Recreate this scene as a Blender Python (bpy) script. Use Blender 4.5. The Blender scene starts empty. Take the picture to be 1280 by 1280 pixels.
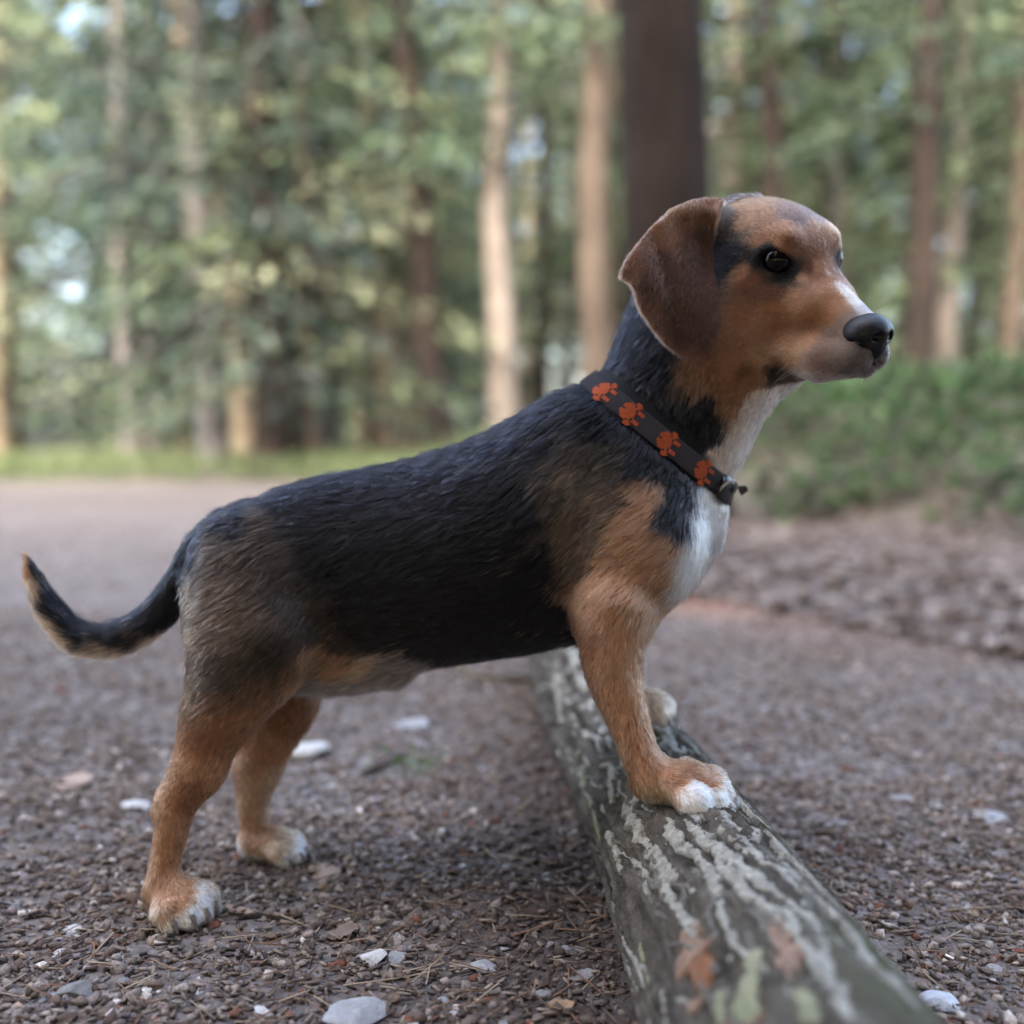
import bpy, math, random
import numpy as np
from mathutils import Vector, Matrix
from mathutils.bvhtree import BVHTree

# ------------------------------------------------------------------ camera, sky, sun, exposure
S = bpy.context.scene
COL = S.collection
CAM_H, PITCH, FPX = .38, math.radians(3.58), 1280.0
cam = bpy.data.cameras.new('camera'); cam_o = bpy.data.objects.new('camera', cam); COL.objects.link(cam_o)
cam_o.location = (0, 0, CAM_H); cam_o.rotation_euler = (math.radians(90) - PITCH, 0, 0)
cam.sensor_width = 36; cam.sensor_fit = 'HORIZONTAL'; cam.lens = 36.0
cam.clip_start = .02; cam.clip_end = 800
cam.dof.use_dof = True; cam.dof.focus_distance = .756; cam.dof.aperture_fstop = 36e-3 / .0162   # a wide aperture, as the photograph's blur shows
cam.dof.aperture_blades = 0
S.camera = cam_o
W = bpy.data.worlds.new('World'); S.world = W; W.use_nodes = True
SUN_EL, SUN_AZ = math.radians(41), math.radians(-158)      # azimuth from +Y towards +X: high behind the camera, to the left
nt = W.node_tree; nt.nodes.clear()
sky = nt.nodes.new('ShaderNodeTexSky'); sky.sky_type = 'NISHITA'; sky.sun_disc = False
sky.sun_elevation = SUN_EL; sky.sun_rotation = SUN_AZ
sky.air_density = 1.0; sky.dust_density = 7.0; sky.ozone_density = .2
bg = nt.nodes.new('ShaderNodeBackground'); bg.inputs['Strength'].default_value = .15
wo = nt.nodes.new('ShaderNodeOutputWorld')
nt.links.new(sky.outputs[0], bg.inputs[0]); nt.links.new(bg.outputs[0], wo.inputs[0])
sl = bpy.data.lights.new('sun', 'SUN'); sl.energy = 1.3; sl.angle = math.radians(10); sl.color = (1, .95, .88)
so = bpy.data.objects.new('sun', sl); COL.objects.link(so); so.location = (-3, -8, 9)
sd = Vector((math.sin(SUN_AZ) * math.cos(SUN_EL), math.cos(SUN_AZ) * math.cos(SUN_EL), math.sin(SUN_EL)))
so.rotation_euler = sd.to_track_quat('Z', 'Y').to_euler()
S.view_settings.view_transform = 'Standard'; S.view_settings.look = 'None'
S.view_settings.exposure = 3.65; S.view_settings.gamma = 1; S.view_settings.use_curve_mapping = False
S.render.engine = 'CYCLES'; S.cycles.use_denoising = True
S.cycles.max_bounces = 8; S.cycles.transparent_max_bounces = 12
S.cycles_curves.shape = 'RIBBONS'
R_ = np.random.default_rng(7)
random.seed(7)

# ------------------------------------------------------------------ helpers
FWD = np.array([0, math.cos(PITCH), -math.sin(PITCH)]); UPV = np.array([0, math.sin(PITCH), math.cos(PITCH)])
CPOS = np.array([0, 0, CAM_H])
def ray(px, py): return np.array([(px - 640) / FPX, 0, 0]) + UPV * (640 - py) / FPX + FWD
def at(px, py, Y):                      # a measured photo point at world depth Y
    d = ray(px, py); return CPOS + d * (Y / d[1])
def gnd(px, py, z=0.0):
    d = ray(px, py); return CPOS + d * ((z - CAM_H) / d[2])
def rpx(r, Y): return r * Y / FPX
def srgb(r, g, b):
    c = np.array([r, g, b], float) / 255
    return np.where(c <= .04045, c / 12.92, ((c + .055) / 1.055) ** 2.4)

def tag(o, label=None, cat=None, group=None, kind=None):
    if label: o['label'] = label
    if cat: o['category'] = cat
    if group: o['group'] = group
    if kind: o['kind'] = kind
    return o
def empty(name, loc, rz=0, **k):
    o = bpy.data.objects.new(name, None); COL.objects.link(o); o.location = loc; o.rotation_euler = (0, 0, rz)
    o.empty_display_size = .05
    return tag(o, **k)
def link(name, me, mat=None, parent=None, smooth=False):
    if mat is not None and len(me.materials) == 0: me.materials.append(mat)
    o = bpy.data.objects.new(name, me); COL.objects.link(o)
    if smooth: me.shade_smooth()
    if parent is not None:
        o.parent = parent
        o.matrix_parent_inverse = Matrix.LocRotScale(parent.location, parent.rotation_euler, None).inverted()
    return o
def npmesh(name, v, f, smooth=False, col=None, colname='tint'):
    """mesh from numpy verts and an (n,k) face array (or a list of them)"""
    me = bpy.data.meshes.new(name)
    fs = f if isinstance(f, list) else [f]
    fs = [np.asarray(x, np.int32) for x in fs if len(x)]
    v = np.asarray(v, np.float32)
    me.vertices.add(len(v)); me.vertices.foreach_set('co', v.ravel())
    tot = np.concatenate([np.full(len(x), x.shape[1], np.int32) for x in fs])
    idx = np.concatenate([x.ravel() for x in fs])
    me.loops.add(len(idx)); me.loops.foreach_set('vertex_index', idx)
    me.polygons.add(len(tot)); me.polygons.foreach_set('loop_start', np.concatenate([[0], np.cumsum(tot)[:-1]]).astype(np.int32))
    if smooth: me.polygons.foreach_set('use_smooth', np.ones(len(tot), bool))
    me.update(calc_edges=True)
    if col is not None:
        a = me.color_attributes.new(colname, 'FLOAT_COLOR', 'POINT')
        c = np.ones((len(v), 4), np.float32); c[:, :3] = col
        a.data.foreach_set('color', c.ravel())
    return me

def _h(ix, iy, iz, s):
    n = (ix.astype(np.int64) * 374761393 + iy.astype(np.int64) * 668265263 + iz.astype(np.int64) * 2147483647 + s * 1274126177) & 0xffffffff
    n = ((n ^ (n >> 13)) * 1274126177) & 0xffffffff
    n = (n ^ (n >> 16)) & 0xffffffff
    return n.astype(np.float64) / 0xffffffff
def noise(p, s=0):
    """value noise -1..1 on (n,3)"""
    p = np.asarray(p, np.float64); i = np.floor(p); f = p - i; f = f * f * (3 - 2 * f); i = i.astype(np.int64)
    r = 0
    for dx in (0, 1):
        for dy in (0, 1):
            for dz in (0, 1):
                w = (f[:, 0] if dx else 1 - f[:, 0]) * (f[:, 1] if dy else 1 - f[:, 1]) * (f[:, 2] if dz else 1 - f[:, 2])
                r = r + w * _h(i[:, 0] + dx, i[:, 1] + dy, i[:, 2] + dz, s)
    return r * 2 - 1
def fbm(p, s=0, o=4, g=.5):
    p = np.asarray(p, np.float64); r = 0; a = 1; t = 0
    for k in range(o):
        r = r + a * noise(p * 2 ** k + 17.3 * k, s + k); t += a; a *= g
    return r / t
def sstep(a, b, x):
    t = np.clip((x - a) / (b - a), 0, 1); return t * t * (3 - 2 * t)

class Mat:
    """tiny node helper"""
    def __init__(s, name):
        s.m = bpy.data.materials.new(name); s.m.use_nodes = True; s.t = s.m.node_tree; s.t.nodes.clear()
        s.out = s.t.nodes.new('ShaderNodeOutputMaterial')
    def n(s, typ, inp=None, **k):
        x = s.t.nodes.new('ShaderNode' + typ)
        for a, b in k.items(): setattr(x, a, b)
        for a, b in (inp or {}).items():
            if isinstance(b, bpy.types.NodeSocket): s.t.links.new(b, x.inputs[a])
            else: x.inputs[a].default_value = b
        return x
    def noise(s, scale, detail=4, rough=.6, vec=None, dist=0):
        i = {'Scale': scale, 'Detail': detail, 'Roughness': rough, 'Distortion': dist}
        if vec is not None: i['Vector'] = vec
        return s.n('TexNoise', i).outputs['Fac']
    def ramp(s, fac, stops, mode='LINEAR'):
        r = s.n('ValToRGB', {'Fac': fac}); e = r.color_ramp; e.interpolation = mode
        while len(e.elements) < len(stops): e.elements.new(.5)
        for el, (p, c) in zip(e.elements, stops):
            el.position = p; el.color = (*c, 1) if len(c) == 3 else c
        return r.outputs[0]
    def mix(s, f, a, b, mode='MIX'):
        x = s.n('MixRGB', blend_type=mode)
        for k, v in zip(('Fac', 'Color1', 'Color2'), (f, a, b)):
            if isinstance(v, bpy.types.NodeSocket): s.t.links.new(v, x.inputs[k])
            else: x.inputs[k].default_value = v if k == 'Fac' else (*v, 1)
        return x.outputs[0]
    def math(s, op, a, b=0.0, c=0.0):
        x = s.n('Math', operation=op)
        for k, v in enumerate((a, b, c)):
            if isinstance(v, bpy.types.NodeSocket): s.t.links.new(v, x.inputs[k])
            else: x.inputs[k].default_value = v
        return x.outputs[0]
    def obj(s): return s.n('TexCoord').outputs['Object']
    def attr(s, name): return s.n('Attribute', attribute_name=name).outputs['Color']
    def bump(s, h, strength=.5, dist=.01):
        return s.n('Bump', {'Height': h, 'Strength': strength, 'Distance': dist}).outputs[0]
    def bsdf(s, col, rough=.7, spec=.3, normal=None, **extra):
        i = {'Base Color': col if isinstance(col, bpy.types.NodeSocket) else (*col, 1), 'Roughness': rough, 'Specular IOR Level': spec}
        if normal is not None: i['Normal'] = normal
        i.update(extra)
        b = s.n('BsdfPrincipled', i); s.t.links.new(b.outputs[0], s.out.inputs[0]); return s.m
def plain(name, col, rough=.6, spec=.3, **k): return Mat(name).bsdf(tuple(col), rough, spec, **k)
# ================================================================== the dog: one continuous body meshed from a smooth blend of limbs
YD = .87
def smin(a, b, k):
    h = np.maximum(k - np.abs(a - b), 0); return np.minimum(a, b) - h * h / (4 * k)
class Field:
    def __init__(s, ax):
        s.ax = [a.astype(np.float32) for a in ax]; s.D = np.full([len(a) for a in ax], .08, np.float32)
    def box(s, lo, hi):
        sl = []
        for a, l, h in zip(s.ax, lo, hi):
            i, j = np.searchsorted(a, l), np.searchsorted(a, h)
            sl.append(slice(max(i - 1, 0), min(j + 1, len(a))))
        return tuple(sl)
    def pts(s, sl):
        return (s.ax[0][sl[0]][:, None, None], s.ax[1][sl[1]][None, :, None], s.ax[2][sl[2]][None, None, :])
    def add(s, fn, lo, hi, k, cut=False):
        sl = s.box(np.asarray(lo) - 2 * k - .01, np.asarray(hi) + 2 * k + .01)
        d = fn(*s.pts(sl)).astype(np.float32); D = s.D[sl]
        s.D[sl] = -smin(-D, d, k) if cut else smin(D, d, k)
    def cone(s, a, b, r1, r2, k=.01, sy=1.0, cut=False):
        """capsule from a to b, radius r1 to r2; sy scales its thickness across the dog"""
        a, b = np.asarray(a, float), np.asarray(b, float); ym = (a[1] + b[1]) / 2
        A = a.copy(); B = b.copy()
        ba = B - A; L = max(ba @ ba, 1e-12)
        def fn(x, y, z):
            h = ((x - A[0]) * ba[0] + (y - A[1]) * ba[1] + (z - A[2]) * ba[2]) / L
            h = np.clip(h, 0, 1)
            dy = (y - A[1] - h * ba[1]) / sy
            d = np.sqrt((x - A[0] - h * ba[0]) ** 2 + dy ** 2 + (z - A[2] - h * ba[2]) ** 2) - (r1 + (r2 - r1) * h)
            return d * min(1, sy ** .5)
        r = max(r1, r2); e = np.array([r, r * max(sy, 1), r])
        s.add(fn, np.minimum(a, b) - e, np.maximum(a, b) + e, k, cut)
    def ell(s, c, axes, rad, k=.01, cut=False):
        c = np.asarray(c, float); M = np.asarray(axes, float); rad = np.asarray(rad, float)
        def fn(x, y, z):
            q = 0; g = 0
            for m, r in zip(M, rad):
                t = ((x - c[0]) * m[0] + (y - c[1]) * m[1] + (z - c[2]) * m[2]) / r
                q = q + t * t; g = g + (t / r) ** 2
            q = np.sqrt(q); return q * (q - 1) / np.maximum(np.sqrt(g), 1e-6)
        e = np.sqrt(((M * rad[:, None]) ** 2).sum(0))
        s.add(fn, c - e, c + e, k, cut)
def surface_nets(F):
    D = F.D; n = D.shape
    s = D < 0
    cnt = np.zeros([k - 1 for k in n], np.int8)
    for dx in (0, 1):
        for dy in (0, 1):
            for dz in (0, 1):
                cnt += s[dx:n[0] - 1 + dx, dy:n[1] - 1 + dy, dz:n[2] - 1 + dz]
    cells = np.argwhere((cnt > 0) & (cnt < 8)); del cnt
    idx = np.full([k - 1 for k in n], -1, np.int32); idx[tuple(cells.T)] = np.arange(len(cells))
    acc = np.zeros((len(cells), 3)); num = np.zeros(len(cells))
    cs = np.array([(a, b, c) for a in (0, 1) for b in (0, 1) for c in (0, 1)])
    for i in range(8):
        for j in range(i + 1, 8):
            if np.abs(cs[i] - cs[j]).sum() != 1: continue
            p, q = cells + cs[i], cells + cs[j]
            dp, dq = D[tuple(p.T)], D[tuple(q.T)]
            m = (dp < 0) != (dq < 0); t = np.where(m, dp / np.where(m, dp - dq, 1), 0)[:, None]
            P = np.stack([F.ax[k][p[:, k]] for k in range(3)], 1); Q = np.stack([F.ax[k][q[:, k]] for k in range(3)], 1)
            acc += np.where(m[:, None], P + (Q - P) * t, 0); num += m
    V = acc / num[:, None]
    quads = []
    for ax in range(3):
        o1, o2 = [k for k in range(3) if k != ax]
        lo = [slice(None)] * 3; hi = [slice(None)] * 3; lo[ax] = slice(0, -1); hi[ax] = slice(1, None)
        e = np.argwhere(s[tuple(lo)] != s[tuple(hi)])
        ok = (e[:, o1] > 0) & (e[:, o2] > 0) & (e[:, o1] < n[o1] - 1) & (e[:, o2] < n[o2] - 1); e = e[ok]
        inside = s[tuple(e.T)]
        q = []
        for a, b in ((-1, -1), (0, -1), (0, 0), (-1, 0)):
            c = e.copy(); c[:, o1] += a; c[:, o2] += b; q.append(idx[tuple(c.T)])
        q = np.stack(q, 1); flip = inside if ax != 1 else ~inside
        q[~flip] = q[~flip][:, ::-1]
        quads.append(q)
    return V, np.concatenate(quads)

# grid: finer round the head and the paws
def axis(bands):
    out = []
    for a, b, st in bands: out.append(np.arange(a, b - st * .3, st))
    return np.concatenate(out)
gx = axis([(-.46, -.33, .003), (-.33, .07, .0027), (.07, .36, .0015)])
gy = axis([(.66, 1.02, .002)])
gz = axis([(-.01, .09, .0024), (.09, .40, .0027), (.40, .62, .0015)])
F = Field((gx, gy, gz))

# --- trunk: upright elliptical sections along the body
ST = np.array([  # px, top, bottom, half width (m)
 (238, 712, 740, .012), (248, 690, 790, .036), (270, 664, 815, .050), (300, 640, 832, .058), (345, 612, 845, .060), (400, 597, 850, .058), (460, 587, 848, .060),
 (520, 574, 838, .066), (580, 556, 826, .072), (630, 530, 820, .074), (680, 500, 812, .073), (722, 484, 802, .071), (760, 474, 792, .068),
 (800, 490, 778, .064), (840, 530, 758, .058), (868, 570, 735, .046), (886, 600, 705, .030), (896, 625, 672, .012)], float)
sx = np.array([at(p, 640, YD)[0] for p in ST[:, 0]])
zt = np.array([at(p, t, YD)[2] for p, t in ST[:, :2]]); zb = np.array([at(p, b, YD)[2] for p, b in ST[:, [0, 2]]])
def trunk(x, y, z):
    xx = x.ravel()
    # smooth the piecewise profile a little
    def ip(v): return np.mean([np.interp(xx + o, sx, v) for o in (-.012, -.006, 0, .006, .012)], 0)[:, None, None]
    t, b, w = ip(zt), ip(zb), ip(ST[:, 3])
    c, h = (t + b) / 2, np.maximum((t - b) / 2, .004)
    u, v = (y - YD) / w, (z - c) / h
    # deep chest: narrower towards the keel
    w2 = 1 + .10 * np.clip(-v, -1, 1)
    u = u * w2
    q = np.sqrt(u * u + v * v); g = np.sqrt((u / w) ** 2 + (v / h) ** 2)
    d = q * (q - 1) / np.maximum(g, 1e-6)
    return np.maximum(d, np.maximum(sx[0] - x, x - sx[-1]))
F.add(trunk, (sx[0] + .002, YD - .09, zb.min()), (sx[-1] - .002, YD + .09, zt.max()), .012)

def limb(pts, k=.012, sy=1.0, sub=6):
    """pts: (px, py, Y, r_px) along a limb; a smooth tapering tube through them"""
    P = np.array([[*at(a, b, Y), rpx(r, Y)] for a, b, Y, r in pts])
    if len(P) > 2:
        E = np.vstack([2 * P[0] - P[1], P, 2 * P[-1] - P[-2]]); out = []
        for i in range(1, len(E) - 2):
            for t in np.arange(sub) / sub:
                a, b, c, d = E[i - 1:i + 3]
                out.append(.5 * (2 * b + (c - a) * t + (2 * a - 5 * b + 4 * c - d) * t * t + (3 * b - a - 3 * c + d) * t ** 3))
        P = np.array(out + [P[-1]])
    def fn(x, y, z):
        D = None
        for p, q in zip(P[:-1], P[1:]):
            ba = q[:3] - p[:3]; L = max(ba @ ba, 1e-12)
            h = np.clip(((x - p[0]) * ba[0] + (y - p[1]) * ba[1] + (z - p[2]) * ba[2]) / L, 0, 1)
            dd = np.sqrt((x - p[0] - h * ba[0]) ** 2 + ((y - p[1] - h * ba[1]) / sy) ** 2 + (z - p[2] - h * ba[2]) ** 2) - (p[3] + (q[3] - p[3]) * h)
            D = dd if D is None else smin(D, dd, .002)
        return D * min(1, sy ** .5)
    r = P[:, 3].max(); e = np.array([r, r * max(sy, 1), r])
    F.add(fn, P[:, :3].min(0) - e, P[:, :3].max(0) + e, k)
# neck
limb([(800, 600, .87, 100), (834, 535, .872, 98), (862, 450, .878, 93), (886, 380, .885, 88)], .03, .72)
limb([(925, 440, .862, 52), (915, 470, .862, 58), (880, 545, .862, 42), (846, 630, .865, 36), (834, 690, .868, 36)], .022, .95)      # throat to breastbone
# near and far shoulders, upper arms
for near in (1, 0):
    y1, y2 = (.818, .808) if near else (.922, .932)
    limb([(738, 560, y1 + (.02 if near else -.02), 58), (800, 690, y1, 62)], .03, .75)
    limb([(800, 690, y1, 60), (768, 770, y2, 50)], .025, .75)
NY = .800
limb([(768, 760, NY, 50), (765, 800, NY - .008, 40), (766, 838, NY - .014, 34), (781, 886, NY - .022, 27), (799, 939, NY - .030, 23), (813, 972, NY - .036, 25)], .010, .92)
limb([(752, 770, .935, 46), (766, 810, .94, 32), (776, 850, .94, 25), (790, 880, .935, 22), (800, 893, .93, 20)], .010, .95)
# hind quarters
limb([(292, 700, .835, 50), (302, 770, .822, 70), (318, 820, .815, 58)], .03, .62)
limb([(318, 800, .815, 56), (284, 872, .812, 52), (264, 914, .812, 41), (248, 962, .812, 31)], .022, .72)
limb([(248, 962, .812, 30), (222, 1004, .812, 25), (214, 1040, .808, 20.5), (207, 1075, .805, 18.5), (202, 1108, .80, 21)], .011, .9)
F.cone(at(212, 996, .815), at(201, 1012, .815), rpx(13, .815), rpx(8, .815), .012)                                # point of the hock
limb([(300, 720, .905, 55), (318, 800, .918, 58), (345, 868, .925, 50)], .03, .6)
limb([(345, 850, .925, 50), (338, 905, .925, 40), (322, 960, .925, 29)], .02, .7)
limb([(322, 960, .925, 28), (316, 1004, .925, 20), (318, 1036, .922, 17), (320, 1056, .918, 19)], .010, .9)
# belly fold of skin in the groin
limb([(350, 835, .87, 24), (420, 846, .87, 20), (500, 838, .87, 14)], .02, 1.6)
# tail
limb([(318, 650, .868, 26), (284, 664, .868, 27), (256, 688, .868, 25), (232, 723, .868, 22), (206, 758, .868, 20.5), (178, 782, .867, 20), (140, 799, .866, 19.5), (98, 795, .865, 19),
      (66, 767, .864, 16.5), (45, 730, .864, 10), (34, 702, .864, 4)], .008)

# --- paws: four toes side by side, a pad behind
CLAWS = []
def paw(heel, front, width, h, floor, k=.005):
    """heel, front: world points on the floor line; toes spread across"""
    heel, front = np.asarray(heel), np.asarray(front)
    d = front - heel; L = np.linalg.norm(d); d = d / L; up = np.array([0, 0, 1.]); sd_ = np.cross(d, up); sd_ /= np.linalg.norm(sd_)
    hz = np.array([0, 0, h])
    F.cone(heel + hz * .62, heel + d * L * .5 + hz * .62, h * .55, h * .62, .010)
    for i, s_ in enumerate((-1.5, -.5, .5, 1.5)):
        ext = 1.0 if abs(s_) < 1 else .84
        w = s_ * width / 4
        a = heel + d * L * .36 + sd_ * w * .62 + hz * .82
        b = heel + d * L * (.80 * ext) + sd_ * w * .96 + hz * .60
        c = heel + d * L * (.97 * ext) + sd_ * w * 1.0 + hz * .34
        r = width / 4 * .78
        F.cone(a, b, r * .86, r * 1.02, k)
        F.cone(b, c, r * 1.02, r * .80, .004)
        CLAWS.append((c + d * r * .55 + np.array([0, 0, r * .15]), d * .8 + np.array([0, 0, -.6]), r * .36))
fz = .1085
nh = gnd(212, 1146); nf = gnd(236, 1168)
def gdir(px, py, ang, L, z=0):
    p = gnd(px, py, z); return p + np.array([math.cos(ang), math.sin(ang), 0]) * L
# near hind paw (toes point towards the right and a little to the camera)
h0 = np.array([at(199, 1130, .80)[0], .812, 0.0]); paw(h0, h0 + np.array([.035, -.027, 0]), .051, .030, 0, .0038)
h1 = np.array([at(318, 1070, .918)[0], .922, 0.0]); paw(h1, h1 + np.array([.044, -.010, 0]), .044, .027, 0)
h2 = np.array([at(818, 985, .772)[0], .772, fz]); paw(h2, h2 + np.array([.050, -.024, -.007]), .064, .030, fz, .0032)
h3 = np.array([at(800, 900, .925)[0], .928, 0.133]); paw(h3, h3 + np.array([.026, -.008, -.004]), .042, .022, .133)

# --- head frame: f forward along the muzzle, r towards the dog's right (the camera), u up; origin between the eyes
ya, pi_, ro = np.radians([56, 12, 8])
HF = np.array([np.cos(ya) * np.cos(pi_), -np.sin(ya) * np.cos(pi_), -np.sin(pi_)])
HR = np.array([-np.sin(ya), -np.cos(ya), 0]); HU = np.cross(HR, HF); HU = HU if HU[2] > 0 else -HU
HR, HU = HR * np.cos(ro) - HU * np.sin(ro), HU * np.cos(ro) + HR * np.sin(ro)
HO = at(1008, 325, .83)
def H(f, r, u): return HO + HF * f + HR * r + HU * u
AX = np.array([HF, HR, HU])
def hell(f, r, u, a, b, c, k=.012, cut=False, tilt=0.0):
    M = AX.copy()
    if tilt:
        M = np.array([HF * np.cos(tilt) + HU * np.sin(tilt), HR, HU * np.cos(tilt) - HF * np.sin(tilt)])
    F.ell(H(f, r, u), M, (a, b, c), k, cut)
def hcone(p, q, r1, r2, k=.01, cut=False): F.cone(H(*p), H(*q), r1, r2, k, 1.0, cut)
hell(-.062, 0, -.006, .072, .054, .054, .02)                       # skull
hell(-.030, 0, .000, .044, .042, .038, .02)                        # forehead
hcone((.004, 0, -.038), (.0545, 0, -.0565), .0335, .0212, .016)       # muzzle
hcone((-.004, 0, -.014), (.064, 0, -.0475), .0175, .0105, .010)    # bridge of the nose
for s_ in (1, -1):
    hell(-.012, s_ * .023, .017, .020, .012, .009, .014)           # brow
    hell(-.036, s_ * .038, -.040, .042, .020, .036, .022)          # cheek
    hell(.004, s_ * .022, -.036, .030, .014, .022, .014)           # face below the eye
    hcone((.002, s_ * .021, -.068), (.038, s_ * .0180, -.072), .0200, .0175, .008)   # lip
    hcone((.038, s_ * .0180, -.072), (.064, s_ * .0090, -.067), .0186, .0140, .006)
hcone((-.050, 0, -.080), (.030, 0, -.078), .030, .013, .014)       # lower jaw
hcone((.030, 0, -.078), (.066, 0, -.0755), .013, .0092, .004)
hcone((-.09, 0, -.05), (-.05, 0, -.085), .048, .036, .03)          # back of the jaw
for s_ in (1, -1):                                                 # mouth corner and lip line
    hcone((-.002, s_ * .0385, -.083), (.014, s_ * .0375, -.088), .0022, .0018, .004, True)
    hcone((.044, s_ * .0190, -.0865), (.0725, s_ * .0030, -.0735), .0018, .0016, .003, True)
hcone((.077, 0, -.062), (.075, 0, -.073), .0013, .0013, .003, True)  # groove under the nose
# eyes: an almond opening cut in, then the lids
EYES = []
for s_ in (1, -1):
    ec = np.array([-.004, s_ * .0300, .000])
    EYES.append((s_, ec))
    out = np.array([.66, s_ * .75, .04]); out /= np.linalg.norm(out)
    alng = np.array([.82, -s_ * .55, -.26]); alng -= out * (alng @ out); alng /= np.linalg.norm(alng)
    upv = np.cross(out, alng); upv = upv if upv[2] > 0 else -upv
    tw = lambda v: HF * v[0] + HR * v[1] + HU * v[2]
    o, a, u = tw(out), tw(alng), tw(upv)
    c0 = H(*ec)
    EYES[-1] += (o, a, u, c0)
    F.ell(c0, (a, u, o), (.0175, .0142, .0132), .006)                 # lids bulge over the ball
    F.ell(c0 + o * .0125 - u * .0002, (a, u, o), (.0142, .0084, .0100), .0032, True)
# ears: a hanging leaf, cut to the outline of the photograph, curved round the cheek
EAR_PX = [(898, 246), (906, 250), (899, 275), (893, 305), (893, 335), (899, 370), (902, 400), (896, 425), (884, 442), (868, 449), (850, 445), (830, 430), (812, 408),
          (798, 385), (792, 366), (786, 352), (776, 346), (773, 342), (782, 322), (797, 302), (815, 280), (838, 260), (866, 248), (884, 245)]
EY = .822
E3 = np.array([at(p, q, EY) for p, q in EAR_PX]); EC = E3.mean(0)
ev = np.array([0, 0, 1.0]); dv = ray(845, 345); dv = dv / np.linalg.norm(dv); eh = np.cross(dv, ev); eh /= np.linalg.norm(eh); ev = np.cross(eh, dv)
E2 = np.stack([(E3 - EC) @ eh, (E3 - EC) @ ev], 1)
def poly_sd(u, v, P):
    d = np.full(np.broadcast(u, v).shape, 1e9); sg = np.ones_like(d)
    for i in range(len(P)):
        a, b = P[i], P[i - 1]; e = b - a; wx, wy = u - a[0], v - a[1]
        t = np.clip((wx * e[0] + wy * e[1]) / (e @ e), 0, 1)
        d = np.minimum(d, (wx - e[0] * t) ** 2 + (wy - e[1] * t) ** 2)
        c1 = v >= a[1]; c2 = v < b[1]; c3 = e[0] * wy > e[1] * wx
        fl = (c1 & c2 & c3) | (~c1 & ~c2 & ~c3); sg = np.where(fl, -sg, sg)
    return sg * np.sqrt(d)
def ear_depth(u, v):
    """how far the leaf lies behind the ear plane"""
    fold = .012 * np.exp(-((u - .024) / .012) ** 2) * sstep(-.09, .03, v)         # the front edge turns in
    return -.30 * u * 0 + .004 - .016 * sstep(.085, -.02, v) + .055 * np.maximum(-u - .012, 0) ** 1.25 * 4 + .030 * sstep(.045, .09, v) + fold + .0045 * np.sin(v * 55 + u * 40) + .0075 * np.exp(-((u + .006 + v * .25) / .009) ** 2) * sstep(-.07, .0, v)
def ear_fn(mirror):
    def fn(x, y, z):
        if mirror:
            r = (x - HO[0]) * HR[0] + (y - HO[1]) * HR[1] + (z - HO[2]) * HR[2]
            q = 2 * r - .034; x, y, z = x - q * HR[0] + .032 * HF[0], y - q * HR[1] + .032 * HF[1], z - q * HR[2] + .026
        # perspective-free local coordinates of the ear plane
        qx, qy, qz = x - EC[0], y - EC[1], z - EC[2]
        u = qx * eh[0] + qy * eh[1] + qz * eh[2]; v = qx * ev[0] + qy * ev[1] + qz * ev[2]; w = qx * dv[0] + qy * dv[1] + qz * dv[2]
        p = poly_sd(u, v, E2)
        if mirror: p = np.maximum(p, v - .040)
        th = .0016 + .0014 * sstep(-.06, .06, v) + .0022 * np.exp(-((v + .005 - u * .2) / .02) ** 2) * 0
        w = np.abs(w - ear_depth(u, v)) - th
        q = np.maximum(p + .0025, w); o = np.sqrt(np.maximum(p + .0025, 0) ** 2 + np.maximum(w, 0) ** 2)
        return np.where((p + .0025 > 0) | (w > 0), o, q) - .0022
    return fn
F.add(ear_fn(False), E3.min(0) - (.01, .03, .01), E3.max(0) + (.01, .10, .01), .006)
mir = E3 - 2 * ((E3 - HO) @ HR)[:, None] * HR
mir = mir + .034 * HR
F.add(ear_fn(True), mir.min(0) - (.04, .04, .02), mir.max(0) + (.04, .04, .02), .006)
# where the ears root on the skull
for s_ in (1, -1):
    hell(-.066, s_ * .040, .022 if s_ > 0 else .008, .022, .020, .016, .014)

DV, DF = surface_nets(F)
# keep the largest piece only is unnecessary: all limbs meet; light smoothing of grid steps
def vsmooth(V, Fq, it=2, lam=.5):
    e = np.concatenate([Fq[:, [0, 1]], Fq[:, [1, 2]], Fq[:, [2, 3]], Fq[:, [3, 0]]]); e = np.concatenate([e, e[:, ::-1]])
    n = np.bincount(e[:, 0], minlength=len(V))[:, None]
    for _ in range(it):
        m = np.stack([np.bincount(e[:, 0], V[e[:, 1], k], len(V)) for k in range(3)], 1) / np.maximum(n, 1)
        V = V + (m - V) * lam
    return V
DV = vsmooth(DV, DF, 2)

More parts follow.
